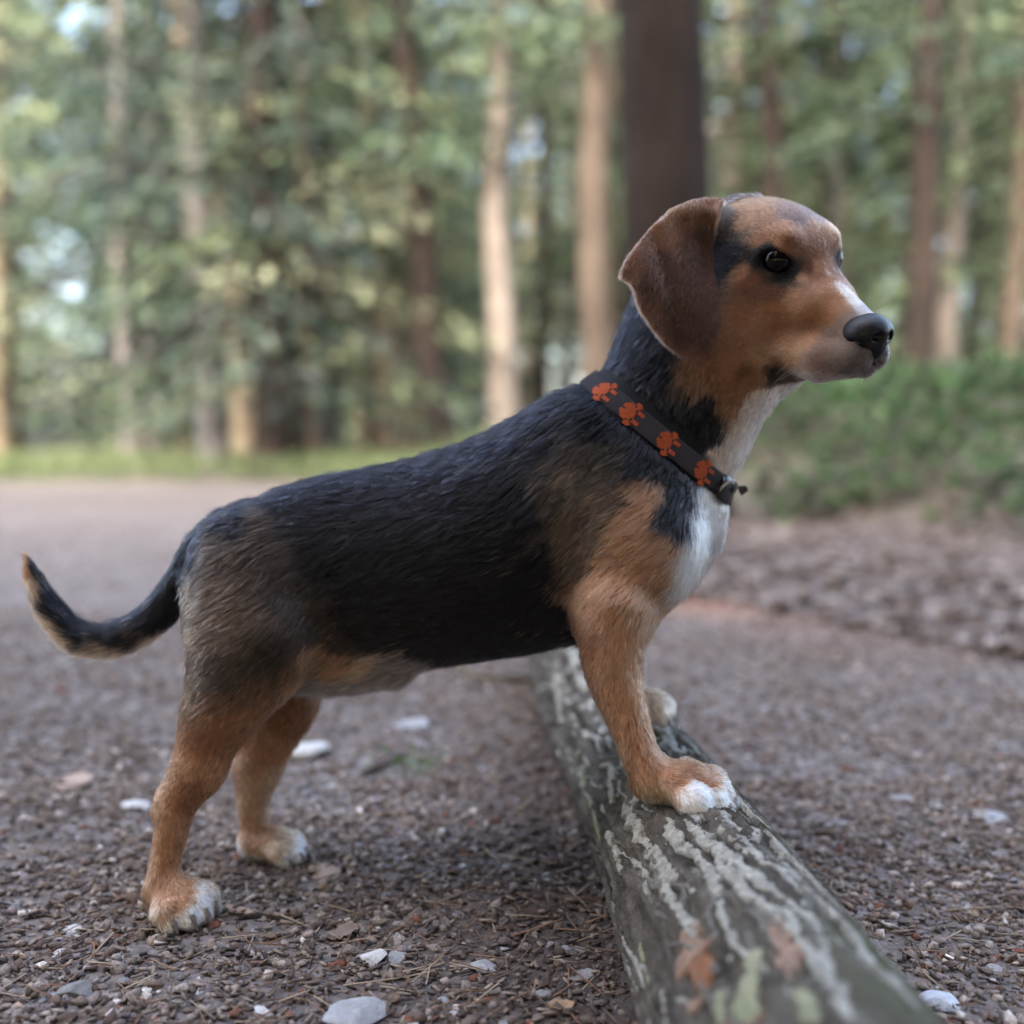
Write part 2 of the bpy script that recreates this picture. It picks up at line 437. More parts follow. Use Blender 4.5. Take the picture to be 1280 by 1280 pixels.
# the nose: its own small mesh with carved nostrils
FN = Field([np.arange(HO[k] - .11, HO[k] + .09, .0008) if k < 2 else np.arange(HO[2] - .11, HO[2] + .0, .0008) for k in range(3)])
c = H(.068, 0, -.050); FN.ax = [np.arange(c[k] - .03, c[k] + .03, .0007).astype(np.float32) for k in range(3)]; FN.D = np.full([len(a) for a in FN.ax], .05, np.float32)
FN.ell(H(0.0668, 0, -.0490), AX, (.0168, .0158, .0140), .004)
for s_ in (1, -1):
    FN.ell(H(0.0648, s_ * .0092, -.0505), AX, (.0155, .0112, .0124), .005)
FN.ell(H(0.0710, 0, -.0610), AX, (.0108, .0080, .0098), .005)
for s_ in (1, -1):
    FN.cone(H(0.0818, s_ * .0068, -.0510), H(0.0763, s_ * .0096, -.0515), .0030, .0022, .0035, 1.0, True)
    FN.cone(H(0.0748, s_ * .0125, -.0530), H(0.0678, s_ * .0200, -.0560), .0013, .0011, .003, 1.0, True)
FN.cone(H(0.0848, 0, -.0500), H(0.0823, 0, -.068), .0009, .0009, .002, 1.0, True)
NV, NF = surface_nets(FN); NV = vsmooth(NV, NF, 1)
# ================================================================== coat: colours, lie and length of the hair from patches measured on the photograph
DT = np.concatenate([DF[:, [0, 1, 2]], DF[:, [0, 2, 3]]])
def vnormals(V, T):
    fn = np.cross(V[T[:, 1]] - V[T[:, 0]], V[T[:, 2]] - V[T[:, 0]]); N = np.zeros_like(V)
    for k in range(3):
        for c in range(3): N[:, c] += np.bincount(T[:, k], fn[:, c], len(V))
    return N / np.maximum(np.linalg.norm(N, axis=1, keepdims=True), 1e-12), fn
DN, DFN = vnormals(DV, DT)
BVH = BVHTree.FromPolygons(DV.tolist(), DF.tolist())
def hit(px, py):
    d = ray(px, py); h = BVH.ray_cast(Vector(CPOS), Vector(d / np.linalg.norm(d)))
    if h[0] is not None: return np.array(h[0])
    # just off the silhouette: nearest surface point to the ray
    best = None
    for t in np.linspace(.70, 1.0, 31):
        q = BVH.find_nearest(Vector(CPOS + d * t / d[1]))
        if best is None or q[3] < best[1]: best = (np.array(q[0]), q[3])
    return best[0]
BLK = (.0021, .0023, .0034); DRK = (.030, .022, .017); GRZ = (.135, .088, .055); TAN = (.315, .162, .090); RED = (.205, .093, .048); LTN = (.42, .28, .18)
WHT = (.74, .73, .72); CRM = (.60, .50, .43); GRY = (.20, .175, .17); EAB = (.070, .036, .027); EAL = (.165, .082, .050); DRD = (.115, .043, .020); MZ = (.125, .10, .092)
MIXH = (.105, .058, .036); HP1 = (.034, .025, .019); HP2 = (.080, .056, .040); HP3 = (.036, .026, .020); SH1 = (.034, .027, .022); SH2 = (.100, .070, .050)
BODY = [(BLK, '300,652 360,622 450,604 560,578 640,540 700,505 735,482 430,650 500,680 580,680 660,640 685,700 450,735 520,760 600,760 675,750 560,810 620,805 655,812 470,785 410,700 395,660 630,600 560,640 690,560 780,430 800,480 840,520 868,560 790,520 850,595 815,565 760,500 750,535 855,618 880,505 886,548 700,770 690,800 770,460 830,460 845,640'),
        (HP1, '330,662 300,685 375,745 395,775 270,690 350,700 345,730 430,805 280,705'), (HP2, '285,725 318,740 300,770 345,775 258,800 275,780 330,760 300,800 250,850 240,760 245,830'),
        (HP3, '310,825 365,795 345,830 320,840 290,850 335,815 270,845'),
        (SH1, '720,560 700,620 770,575 735,590 700,580'), (SH2, '715,600 725,640 765,625 712,660 745,650 720,690 730,610 708,690 750,600'),
        (MIXH, '252,878 280,868 308,858 338,848 362,842 268,876'), (RED, '262,905 300,895 330,880 250,930 290,915 365,880 355,905 720,790 735,800 760,970 868,972 850,965 900,455 905,480 920,500 890,440 875,465 240,1000'),
        (TAN, '390,818 425,828 372,850 250,960 220,1010 215,1060 205,1100 222,1118 345,930 330,960 318,1042 800,640 830,680 840,720 780,700 745,725 720,760 765,800 770,850 790,900 805,950 815,620 795,740 830,745 780,660 190,1120 840,960'),
        (LTN, '826,884 812,882 832,880 460,838 322,1005 340,1060 190,1140 820,990 840,1000 200,802 140,824 92,817 54,790 38,745 222,793 335,980 352,1050'),
        (GRY, '400,858 450,856 510,848 480,850 385,860 530,840'),
        (WHT, '235,1145 250,1142 243,1155 372,1062 310,1080 325,1085 345,1085 880,995 897,1000 832,1014 865,1012 880,655 868,690 856,718 892,625 875,635 228,768 840,899 200,1160 862,700'),
        (CRM, '920,565 930,540 945,510 960,490 912,590 905,605 900,560 972,494'),
        (BLK, '240,690 218,732 206,750 180,768 120,783 75,748 52,722 150,790 195,770 100,785 46,706'),
        (RED, '30,694 36,704 34,715 38,728')]
HEAD = [(BLK, '908,310 905,330 912,318 968,328 984,336 952,326 976,342 962,318 990,336'),
        (DRK, '972,465 908,285 905,262 915,295 960,345 995,332'),
        ((.225, .112, .055), '935,268 930,256 955,272 925,280 945,262'), (TAN, '945,300 975,302 1008,300 960,290 925,345 1005,345 1020,330 1000,375 1045,350 985,285 1020,285'),
        ((.11, .065, .05), '992,270 1003,272'), (RED, '1035,300 1040,312 1000,310 985,308 1025,345 930,375 920,430 920,460 935,475 905,440 1030,315 1045,340'),
        (DRD, '950,360 935,362 965,365 948,350 1010,335 930,465'), ((.25, .11, .048), '930,395 980,400 1015,400 1040,372 965,385 1035,400'),
        (TAN, '940,420 985,420 950,400 1010,425 990,385 1025,360'), ((.34, .20, .11), '962,440 975,438 995,440 950,445 985,455 960,455'),
        ((.20, .13, .10), '1030,430 1040,415 1020,445 1050,405'), ((.20, .145, .118), '1050,440 1040,455 1058,430 1054,458'), (MZ, '1064,450 1073,452 1080,458 1085,466 1062,462 1068,440'),
        ((.40, .33, .28), '1000,470 1015,474 1035,474'), (WHT, '1108,396'), ((.24, .18, .15), '1062,396')]
EARS = [(EAB, '850,350 830,335 860,400 850,418 895,375 890,310 870,330 885,420 840,380 815,350 870,370'), (EAL, '812,298 850,268 790,330 868,446 832,428 800,385 782,340 835,285 880,255 815,405 900,250 845,440'),
        ((.20, .10, .055), '865,250 840,262 885,248 822,280')]
def expand(L):
    C_, P_ = [], []
    for c, s_ in L:
        for w in s_.split():
            a, b = map(float, w.split(',')); C_.append(c); P_.append(hit(a, b))
    return np.array(C_), np.array(P_)
def canon_b(P): return np.stack([P[:, 0], np.abs(P[:, 1] - YD) * .8, P[:, 2]], 1)
def canon_h(P):
    q = P - HO; return np.stack([q @ HF, np.abs(q @ HR), q @ HU], 1)
def canon_e(P):
    """ear: mirrored onto the near one"""
    q = P - HO; r = q @ HR; m = np.where(r < 0, 2 * r - .034, 0)[:, None]
    P = P - m * HR + np.where(r < 0, 1, 0)[:, None] * (.032 * np.array([HF[0], HF[1], 0]) + np.array([0, 0, .026]))
    q = P - EC; return np.stack([q @ eh, q @ ev, q @ dv], 1)
def is_ear(P):
    c = canon_e(P); d = poly_sd(c[:, 0], c[:, 1], E2); w = c[:, 2] - ear_depth(c[:, 0], c[:, 1])
    return (d < .003) & (w < .0085) & (w > -.012)
def region(P):
    h = canon_h(P); reg = np.zeros(len(P), np.int8)
    reg[(h[:, 0] > -.062) & ((h[:, 2] > -.098) | (h[:, 0] > .012)) & (h[:, 2] > -.125) & (h[:, 1] < .075)] = 1
    reg[is_ear(P)] = 2
    return reg
SEEDS = []
XH = [(WHT, (.030, 0, -.006)), (WHT, (.038, .002, -.014)), (WHT, (.046, .003, -.02)), (WHT, (.054, .003, -.027)), ((.5, .5, .53), (.060, .004, -.032)), ((.20, .15, .12), (.056, .013, -.040)), (TAN, (.030, .010, -.016)), (TAN, (.042, .014, -.026)), (TAN, (.020, .008, -.008)), (TAN, (.012, 0, .004)), (TAN, (.050, .014, -.034))]
for L, cf in ((BODY, canon_b), (HEAD, canon_h), (EARS, canon_e)):
    c, p = expand(L); q = cf(p)
    if cf is canon_h: c = np.vstack([c, [a for a, _ in XH]]); q = np.vstack([q, [b for _, b in XH]])
    SEEDS.append((c, q, cf))
def coat_colour(P, reg, pick=True, rng=np.random.default_rng(3)):
    out = np.zeros((len(P), 3))
    for k, (c, sp, cf) in enumerate(SEEDS):
        I = np.nonzero(reg == k)[0]
        wob = (.007, .0022, .004)[k]
        for i0 in range(0, len(I), 20000):
            i = I[i0:i0 + 20000]; q = P[i]
            q = q + wob * np.stack([noise(q * 60 + 9 * j, 50 + j) + .6 * noise(q * 170 + 5 * j, 60 + j) for j in range(3)], 1)
            x = cf(q)
            d2 = ((x[:, None, :] - sp[None]) ** 2).sum(2) + 1e-6
            lw = -(2.7, 2.2, 2.2)[k] * np.log(d2)
            w = np.exp(lw - lw.max(1, keepdims=True)); w /= w.sum(1, keepdims=True)
            avg = np.exp(w @ np.log(c))
            if pick:
                g = lw + rng.gumbel(size=lw.shape); pk = c[g.argmax(1)]
                f = (.75, .25, .3)[k]; out[i] = avg * (1 - f) + pk * f
            else: out[i] = avg
    if pick:
        lum = out.mean(1); ag = sstep(.02, .035, lum) * sstep(.13, .08, lum) * (reg == 0)          # banded agouti hairs
        out *= np.exp(rng.normal(0, .55, len(P)) * ag)[:, None]
    return out
# lie of the hair: (px, py, dx, dy on the picture, length in mm)
LIE = [(280, 665, -.8, .5, 12), (340, 625, -1, .35, 15), (450, 600, -1, .3, 16), (560, 575, -1, .38, 17), (650, 530, -1, .5, 17), (710, 500, -.9, .55, 17), (430, 700, -.85, .5, 16), (550, 700, -.9, .42, 17), (650, 700, -.9, .4, 16),
       (600, 790, -1, .25, 15), (500, 780, -.95, .3, 15), (430, 810, -.8, .6, 14), (420, 850, -.9, .25, 17), (500, 845, -.9, .2, 17), (300, 720, -.75, .65, 14), (280, 780, -.85, .6, 14), (340, 800, -.8, .6, 13), (270, 860, -.8, .65, 11),
       (330, 855, -.5, .8, 10), (260, 920, -.5, .85, 8), (230, 1000, -.3, 1, 6), (212, 1060, -.1, 1, 6), (205, 1105, .15, 1, 7), (235, 1140, .6, .8, 6), (345, 890, -.35, 1, 7), (320, 960, -.15, 1, 6), (318, 1030, 0, 1, 6), (355, 1065, .8, .6, 6),
       (720, 560, -.85, .6, 16), (700, 640, -.6, .8, 15), (760, 600, -.85, .55, 14), (800, 640, -.8, .55, 12), (830, 700, -.7, .45, 12), (850, 740, -.8, .35, 12), (770, 700, -.8, .6, 12), (730, 720, -.7, .75, 12), (740, 770, -.45, .9, 10), (765, 820, -.15, 1, 8),
       (785, 900, .1, 1, 8), (775, 930, -.1, 1, 11), (805, 950, .3, 1, 8), (850, 975, .85, .6, 6), (885, 1000, .8, .7, 6), (825, 1005, .3, 1, 7), (780, 430, -.45, .9, 15), (800, 500, -.6, .8, 15), (850, 540, -.35, .95, 14), (840, 600, -.6, .8, 13), (880, 520, -.2, 1, 12),
       (925, 540, -.35, 1, 10), (945, 500, -.4, .9, 8), (880, 660, -.25, 1, 17), (860, 715, -.35, 1, 18), (895, 620, -.3, 1, 12), (750, 475, -.8, .6, 13),
       (245, 690, -.7, .7, 12), (215, 735, -.6, .8, 14), (180, 780, -.9, .45, 15), (120, 795, -1, 0, 16), (75, 775, -.8, -.6, 15), (48, 735, -.5, -.9, 13), (32, 697, -.35, -1, 12), (150, 822, -1, .15, 17), (225, 770, -.5, .9, 14), (690, 790, -.8, .5, 14)]
LP = np.array([hit(a, b) for a, b, *_ in LIE]); LQ = canon_b(LP); LD = np.array([[c, 0, -d] for _, _, c, d, _ in LIE]); LL = np.array([l for *_, l in LIE]) / 1000
HLIE = [((.06, 0, -.04), (-1, 0, .25), 3.0), ((.05, .02, -.06), (-1, .15, -.35), 4.0), ((.02, .03, -.05), (-1, .2, -.25), 4.0), ((.02, 0, -.01), (-1, 0, .35), 3.2), ((-.02, 0, .04), (-1, 0, .05), 4.5), ((-.05, .04, .02), (-1, .2, -.3), 5), ((-.02, .04, -.02), (-1, .3, -.4), 4.5),
        ((-.03, .05, -.05), (-.9, .1, -.7), 5.5), ((0, .04, -.08), (-.9, 0, -.6), 5), ((.0, .03, .015), (-1, .35, .35), 4), ((.05, 0, -.09), (-1, 0, -.1), 4.5), ((-.05, .03, -.09), (-.6, 0, -1), 6), ((.02, .025, -.088), (-.9, .1, -.5), 4)]
HLQ = np.array([a for a, *_ in HLIE]); HLD = np.array([b for _, b, _ in HLIE]); HLL = np.array([c for *_, c in HLIE]) / 1000
def lie(P, reg):
    D = np.zeros_like(P); L = np.zeros(len(P))
    for i0 in range(0, len(P), 20000):
        q = P[i0:i0 + 20000]; rg = reg[i0:i0 + 20000]
        d2 = ((canon_b(q)[:, None] - LQ[None]) ** 2).sum(2) + 2e-5; w = d2 ** -2.0; w /= w.sum(1, keepdims=True)
        d = w @ LD; l = w @ LL
        hc = canon_h(q); m = rg == 1
        if m.any():
            d2 = ((hc[m][:, None] - HLQ[None]) ** 2).sum(2) + 5e-5; w = d2 ** -2.0; w /= w.sum(1, keepdims=True)
            hd = w @ HLD; sg = np.sign((q[m] - HO) @ HR)[:, None]
            d[m] = hd[:, :1] * HF + hd[:, 1:2] * HR * sg + hd[:, 2:] * HU; l[m] = w @ HLL
        m = rg == 2
        if m.any():
            ce = canon_e(q[m]); d[m] = np.array([0, 0, -1.0]) + eh * (-.25 + 6 * ce[:, :1]); l[m] = .0055
        D[i0:i0 + 20000] = d; L[i0:i0 + 20000] = l
    # gentle waves in the lie
    D = D / np.maximum(np.linalg.norm(D, axis=1, keepdims=True), 1e-9)
    D = D + .20 * np.stack([noise(P * 45 + 3 * j, 80 + j) for j in range(3)], 1) * np.where(reg == 0, 1, .35)[:, None]
    return D, L
VREG = region(DV)
VCOL = coat_colour(DV, VREG, False)
_, VL = lie(DV, VREG)
SKV = DV - DN * (VL * .11)[:, None]                                  # the skin lies under the coat

dog = empty('dog', (float(at(500, 900, YD)[0]), YD, 0), label='tan, black and white short-legged hound standing with its front paws on the log', cat='dog')
m = Mat('dog_skin'); skin_mat = m.bsdf(m.mix(.0, m.attr('tint'), (0, 0, 0)), .75, .2)
body_o = link('body', npmesh('body', SKV, DF, True, VCOL * .75), skin_mat, dog)
# --- collar band: the strap runs round the neck in a plane; hair is left out beneath it
CA, CB = at(747, 480, .872), at(914, 616, .872)
COLC = (CA + CB) / 2; cx_ = (CB - CA) / np.linalg.norm(CB - CA); cy_ = np.array([0, -1.0, 0]) - .12 * np.cross(cx_, [0, -1.0, 0]) * np.sign(np.cross(cx_, [0, -1.0, 0])[2]); cy_ /= np.linalg.norm(cy_); cn_ = np.cross(cx_, cy_); cn_ = cn_ if cn_[2] > 0 else -cn_
COLW = .0168
def collar_off(P): return (P - COLC) @ cn_
def in_collar(P):
    q = P - COLC; return (np.abs(q @ cn_) < COLW * .5 - .001) & (np.hypot(q @ cx_, q @ cy_) < .16)
def grow(N):
    ar = np.linalg.norm(DFN, axis=1) / 2
    cent = DV[DT].mean(1); rg = VREG[DT[:, 0]]
    wgt = ar * np.where(rg == 1, 2.6, np.where(rg == 2, 1.9, 1.0)) * np.where(cent[:, 1] > YD + .02, .6, 1.0)
    wgt *= np.where(VL[DT[:, 0]] < .009, 1.5, 1.0)
    t = R_.choice(len(DT), N, p=wgt / wgt.sum())
    a, b = R_.random(N), R_.random(N); f = a + b > 1; a[f], b[f] = 1 - a[f], 1 - b[f]
    T = DT[t]; mixv = lambda V: V[T[:, 0]] * (1 - a - b)[:, None] + V[T[:, 1]] * a[:, None] + V[T[:, 2]] * b[:, None]
    P = mixv(SKV); Nn = mixv(DN); Nn /= np.linalg.norm(Nn, axis=1, keepdims=True)
    ok = ~in_collar(P)
    for s_, ec, o, u1, u2, c0 in EYES:                                # no hair on the eyeball opening
        q = P - c0; ok &= ~(((q @ u1) / .0138) ** 2 + ((q @ u2) / .0085) ** 2 < 1) | ((q @ o) < 0)
    nq = canon_h(P); ok &= ~(((nq[:, 0] - .0725) / .0155) ** 2 + (nq[:, 1] / .0175) ** 2 + ((nq[:, 2] + .050) / .0125) ** 2 < 1)   # nor under the nose
    P, Nn = P[ok], Nn[ok]
    reg = region(P + Nn * .001)
    D, L = lie(P, reg); C_ = coat_colour(P, reg)
    # brows, eyes: very short
    for s_, ec, o, u1, u2, c0 in EYES:
        dd = np.linalg.norm(P - c0, axis=1); L = np.where(dd < .022, L * np.clip(dd / .022, .45, 1), L)
    L = L * R_.uniform(.72, 1.18, len(P)) * (1 + .18 * noise(P * 90, 91))
    co = collar_off(P); near = (np.abs(co) < .026) & (reg == 0) & (np.hypot((P - COLC) @ cx_, (P - COLC) @ cy_) < .15)
    above = near & (co > 0); L = np.where(above, np.minimum(L, np.maximum(.003, (co - COLW / 2) * 1.0 + .002)), L)
    Tn = D - Nn * (D * Nn).sum(1)[:, None]; Tn /= np.maximum(np.linalg.norm(Tn, axis=1, keepdims=True), 1e-9)
    lift = np.where(reg == 0, .36, np.where(reg == 1, .26, .21)) * R_.uniform(.5, 1.6, len(P)) * np.where(R_.random(len(P)) < .03, 1.8, 1); lift = np.where(above, .12, lift)
    B = np.cross(Nn, Tn); side = R_.normal(0, .13, len(P))
    K = 5; s = np.linspace(0, 1, K)
    X = P[:, None] - Nn[:, None] * .0006 + L[:, None, None] * ((Tn + B * side[:, None])[:, None] * s[None, :, None] + Nn[:, None] * (lift[:, None] * (1.25 * s - .75 * s * s)[None])[..., None])
    # locks: hairs of one small cell lean together
    cell = np.where(reg == 0, .0027, .0020); cell = np.where((reg == 0) & (L < .010), .0022, cell)
    wq = P + .0022 * np.stack([noise(P * 300, 95), noise(P * 300, 96), noise(P * 300, 97)], 1)
    key = np.floor(wq / cell[:, None]).astype(np.int64); key = (key[:, 0] * 73856093) ^ (key[:, 1] * 19349663) ^ (key[:, 2] * 83492791)
    _, inv = np.unique(key, return_inverse=True); cnt = np.bincount(inv)
    tip = X[:, -1]; ct = np.stack([np.bincount(inv, tip[:, j]) / cnt for j in range(3)], 1)[inv]
    lock = (.60 * np.where(reg == 0, 1, .45))[:, None, None] * (s[None, :, None] ** 1.6)
    X = X + lock * (ct - tip)[:, None]
    lum = C_.mean(1); blackish = sstep(.022, .010, lum)
    lk = R_.normal(0, 1, len(cnt))[inv]; lk2 = (R_.random(len(cnt)) < .22)[inv]
    shade = R_.uniform(.8, 1.2, len(P)) * np.exp(lk * np.where(reg == 0, .30, .16)) * (1 + blackish * lk2 * 3.0)
    C_ = C_ + (blackish * lk2 * .002)[:, None] * np.array([.7, .85, 1.3])  # sheen painted in: some black locks made lighter and bluish
    C_ = C_ * shade[:, None]
    rad = np.where(reg == 0, .00022, .00016)
    n = len(P); cu = bpy.data.hair_curves.new('coat'); cu.add_curves([K] * n)
    cu.position_data.foreach_set('vector', X.astype(np.float32).ravel())
    rr = rad[:, None] * np.array([1.0, 1.0, .9, .65, .15])[None]
    at_ = cu.attributes.get('radius') or cu.attributes.new('radius', 'FLOAT', 'POINT'); at_.data.foreach_set('value', rr.astype(np.float32).ravel())
    ca = cu.attributes.new('tint', 'FLOAT_COLOR', 'CURVE'); c4 = np.ones((n, 4), np.float32); c4[:, :3] = C_; ca.data.foreach_set('color', c4.ravel())
    return cu, n
coat_m = Mat('dog_coat')
hb = coat_m.n('BsdfHairPrincipled', {'Color': coat_m.attr('tint'), 'Roughness': .24, 'Radial Roughness': .36, 'Coat': .0, 'IOR': 1.35, 'Random Roughness': .2}, model='CHIANG', parametrization='COLOR')
coat_m.t.links.new(hb.outputs[0], coat_m.out.inputs[0])
cu, nh_ = grow(560000)
cu.materials.append(coat_m.m)
coat = bpy.data.objects.new('coat', cu); COL.objects.link(coat); coat.parent = dog
coat.matrix_parent_inverse = Matrix.Translation(-Vector(dog.location))
tag(coat, kind='stuff')
print('HAIRS', nh_)

# --- nose, eyes, claws, whiskers
m = Mat('nose_leather'); h_ = m.n('TexVoronoi', {'Vector': m.obj(), 'Scale': 900.0}).outputs['Distance']
nose_mat = m.bsdf((.0035, .0035, .0042), .36, .28, m.bump(h_, .35, .0006))
link('nose', npmesh('nose', NV, NF, True), nose_mat, dog)
import bmesh
def uvs(name, c, rad, axes=None, n=24):
    bm = bmesh.new(); bmesh.ops.create_uvsphere(bm, u_segments=n, v_segments=n // 2, radius=1)
    M = Matrix.Identity(4)
    A = np.eye(3) if axes is None else np.asarray(axes)
    for i in range(3):
        for j in range(3): M[i][j] = A[j][i] * rad[j]
        M[i][3] = c[i]
    bm.transform(M); bmesh.ops.recalc_face_normals(bm, faces=bm.faces); me = bpy.data.meshes.new(name); bm.to_mesh(me); bm.free(); me.shade_smooth(); return me
eye_mat = plain('eyeball', (.003, .002, .002), .09, .18)
iris_mat = plain('iris', (.0035, .002, .0014), .07, .2); pup_mat = plain('pupil', (.002, .002, .002), .09, .18)
look = HF * .80 + np.array([.15, -.1, -.05])
for s_, ec, o, a, u, c0 in EYES:
    ce = c0 - o * .0005
    e = link('eye', uvs('eye', ce, (.0123,) * 3), eye_mat, dog)
    g = o * .92 + HF * .22 - HU * .05; g /= np.linalg.norm(g); q = np.cross(g, [0, 0, 1.]); q /= np.linalg.norm(q); w = np.cross(q, g)
    def cap(name, rad, half, mt):
        V = [ce + g * rad]; n = 28; m_ = 7
        for i in range(1, m_ + 1):
            t = half * i / m_
            for k in range(n):
                x = k * 2 * math.pi / n; V.append(ce + rad * (g * math.cos(t) + math.sin(t) * (q * math.cos(x) + w * math.sin(x))))
        tri = [(0, 1 + k, 1 + (k + 1) % n) for k in range(n)]; qd = [(1 + i * n + k, 1 + (i + 1) * n + k, 1 + (i + 1) * n + (k + 1) % n, 1 + i * n + (k + 1) % n) for i in range(m_ - 1) for k in range(n)]
        link(name, npmesh(name, np.array(V), [np.array(tri), np.array(qd)], True), mt, e)
    cap('iris', .01240, math.radians(40), iris_mat); cap('pupil', .01246, math.radians(17), pup_mat)
claw_mat = plain('claw', (.10, .072, .06), .45, .4)
for c, d, r in CLAWS:
    d = d / np.linalg.norm(d); L = .011
    bm = bmesh.new(); rings = []
    e1 = np.cross(d, [0, 0, 1.]); e1 /= np.linalg.norm(e1); e2 = np.cross(e1, d)
    for k in range(5):
        t = k / 4; p = c - d * .004 + d * L * t + np.array([0, 0, -.0025 * t * t]); rr = max(r * 1.15 * (1 - t ** 1.4), .0002)
        rings.append([bm.verts.new(p + (e1 * math.cos(x) + e2 * math.sin(x)) * rr) for x in np.arange(8) * math.pi / 4])
    for A_, B_ in zip(rings[:-1], rings[1:]):
        for i in range(8): bm.faces.new((A_[i], A_[(i + 1) % 8], B_[(i + 1) % 8], B_[i]))
    me = bpy.data.meshes.new('claw'); bm.normal_update(); bm.to_mesh(me); bm.free(); me.shade_smooth(); link('claw', me, claw_mat, dog)
def whiskers():
    segs = []
    for s_ in (1, -1):
        for k in range(9):
            f, u = .030 + .012 * (k % 3) + R_.uniform(-.003, .003), -.058 - .009 * (k // 3); r = .030 - .30 * max(f - .03, 0)
            segs.append((H(f, s_ * r, u), -HF * .75 + HR * s_ * R_.uniform(.35, .7) - HU * R_.uniform(.25, .6), R_.uniform(.018, .03)))
        segs.append((H(-.024, s_ * .052, -.062), -HF * .9 + HR * s_ * .3 - HU * .9, .03))
    cu = bpy.data.hair_curves.new('whisker'); K = 6; cu.add_curves([K] * len(segs)); X = []
    for p, d, L in segs:
        d = d / np.linalg.norm(d)
        for s in np.linspace(0, 1, K): X.append(p + d * L * s + np.array([0, 0, -.25 * L * s * s]))
    cu.position_data.foreach_set('vector', np.array(X, np.float32).ravel())
    a_ = cu.attributes.get('radius') or cu.attributes.new('radius', 'FLOAT', 'POINT')
    a_.data.foreach_set('value', np.tile(np.linspace(.00022, .00006, K), len(segs)).astype(np.float32))
    return cu
wc = whiskers(); wc.materials.append(plain('whisker', (.55, .48, .42), .35, .5))
wo_ = bpy.data.objects.new('whiskers', wc); COL.objects.link(wo_); wo_.parent = dog; wo_.matrix_parent_inverse = Matrix.Translation(-Vector(dog.location)); tag(wo_, kind='stuff')
# ================================================================== ground, path, forest
def path_edge(Y):   # right-hand edge of the gravel path
    return np.interp(Y, [-4, .5, 1.0, 1.83, 2.56, 3.6, 6, 11, 14], [4.2, 2.5, 1.75, .92, .40, .05, -.5, -2.2, -4.0])
def bank_front(x):
    return np.interp(x, [-9, -3.2, -1, 0, .7, 1.25, 1.9, 3, 6, 12], [11.5, 10.6, 10.0, 8.8, 6.6, 5.0, 4.0, 3.4, 3.0, 2.8])
def terrain(x, y):
    x, y = np.asarray(x, float), np.asarray(y, float); p = np.stack([x, y, 0 * x], -1).reshape(-1, 3)
    sh = x.shape
    n1 = noise(p * .9, 1).reshape(sh); n2 = noise(p * 4.0, 2).reshape(sh); n3 = noise(p * 13.0, 3).reshape(sh)
    bf = bank_front(x) + .35 * n1
    z = .62 * sstep(bf - .3, bf + 3.2, y) * sstep(-1.5, 1.6, x) + .10 * sstep(bf, bf + 2, y) + .010 * np.clip(y - bf - 3, 0, None) * sstep(-3, 3, x)
    off = sstep(-.05, .35, x - path_edge(y))                 # rough leaf mould beside the path
    z = z + off * (.022 + .022 * n2 + .014 * n3)
    far = sstep(1.2, 3.5, y)
    z = z + (1 - off) * far * (.010 * n2 + .006 * n3)
    return z
def grid_mesh(name, X, Y, Z, smooth=True, col=None):
    r, c = X.shape; v = np.stack([X, Y, Z], -1).reshape(-1, 3)
    i = (np.arange(r - 1)[:, None] * c + np.arange(c - 1)[None]).ravel()
    return npmesh(name, v, np.stack([i, i + 1, i + c + 1, i + c], 1), smooth, col)
def srange(a, b, n, k):       # finer near zero
    t = np.linspace(np.arcsinh(a / k), np.arcsinh(b / k), n); return np.sinh(t) * k
gX, gY = np.meshgrid(srange(-220, 220, 320, .6), srange(-30, 320, 300, 1.2))
gZ = terrain(gX, gY) - .008
# forest floor: leaf mould, needles, moss, an orange-brown band of bare soil beside the path
m = Mat('forest_floor'); o_ = m.obj()
big = m.noise(2.2, 5, .6, o_); med = m.noise(16, 6, .7, o_); fin = m.noise(90, 4, .7, o_)
c = m.ramp(med, [(.25, (.055, .043, .037)), (.45, (.13, .108, .10)), (.62, (.21, .178, .165)), (.8, (.30, .26, .24))])
c = m.mix(m.ramp(big, [(.45, (0, 0, 0)), (.65, (.7, .7, .7))]), c, (.15, .115, .09))
c = m.mix(m.attr('tint'), c, (.055, .075, .03))
floor_mat = m.bsdf(c, .9, .15, m.bump(m.math('ADD', m.math('MULTIPLY', med, 1.0), m.math('MULTIPLY', fin, .35)), .9, .03))
bfv = bank_front(gX); green = sstep(-.2, .9, gY - bfv)
ground = link('ground', grid_mesh('ground', gX, gY, gZ, True, np.repeat((green * .4).reshape(-1, 1), 3, 1)), floor_mat); tag(ground, kind='structure')
# gravel path
pv = srange(-3.0, 12.5, 420, .9); pt = np.linspace(0, 1, 240) ** .7
ee = path_edge(pv) + .10 * noise(np.stack([pv * 2.3, 0 * pv, 0 * pv], 1), 9) + .04 * noise(np.stack([pv * 9, 0 * pv, 0 * pv], 1), 10)
pX = -14 + (ee[:, None] + 14) * pt[None]; pY = np.repeat(pv[:, None], 240, 1); pZ = terrain(pX, pY) + .0015
pc = noise(np.stack([pX, pY, 0 * pX], -1).reshape(-1, 3) * 1.3, 21)
edge_d = (ee[:, None] - pX).ravel()
orange = sstep(.42, .05, edge_d) * sstep(1.2, 1.7, pY.ravel()) * sstep(4.2, 3.0, pY.ravel()) * sstep(-.6, .3, pc + .3)
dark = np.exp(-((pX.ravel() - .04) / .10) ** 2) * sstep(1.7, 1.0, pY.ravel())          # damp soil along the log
pcol = np.zeros((len(edge_d), 3)); pcol[:, 0] = orange; pcol[:, 1] = dark; pcol[:, 2] = sstep(4.0, 9.5, pY.ravel())  # blue channel darkens the far path, standing in for shade there
m = Mat('gravel_path'); o_ = m.obj()
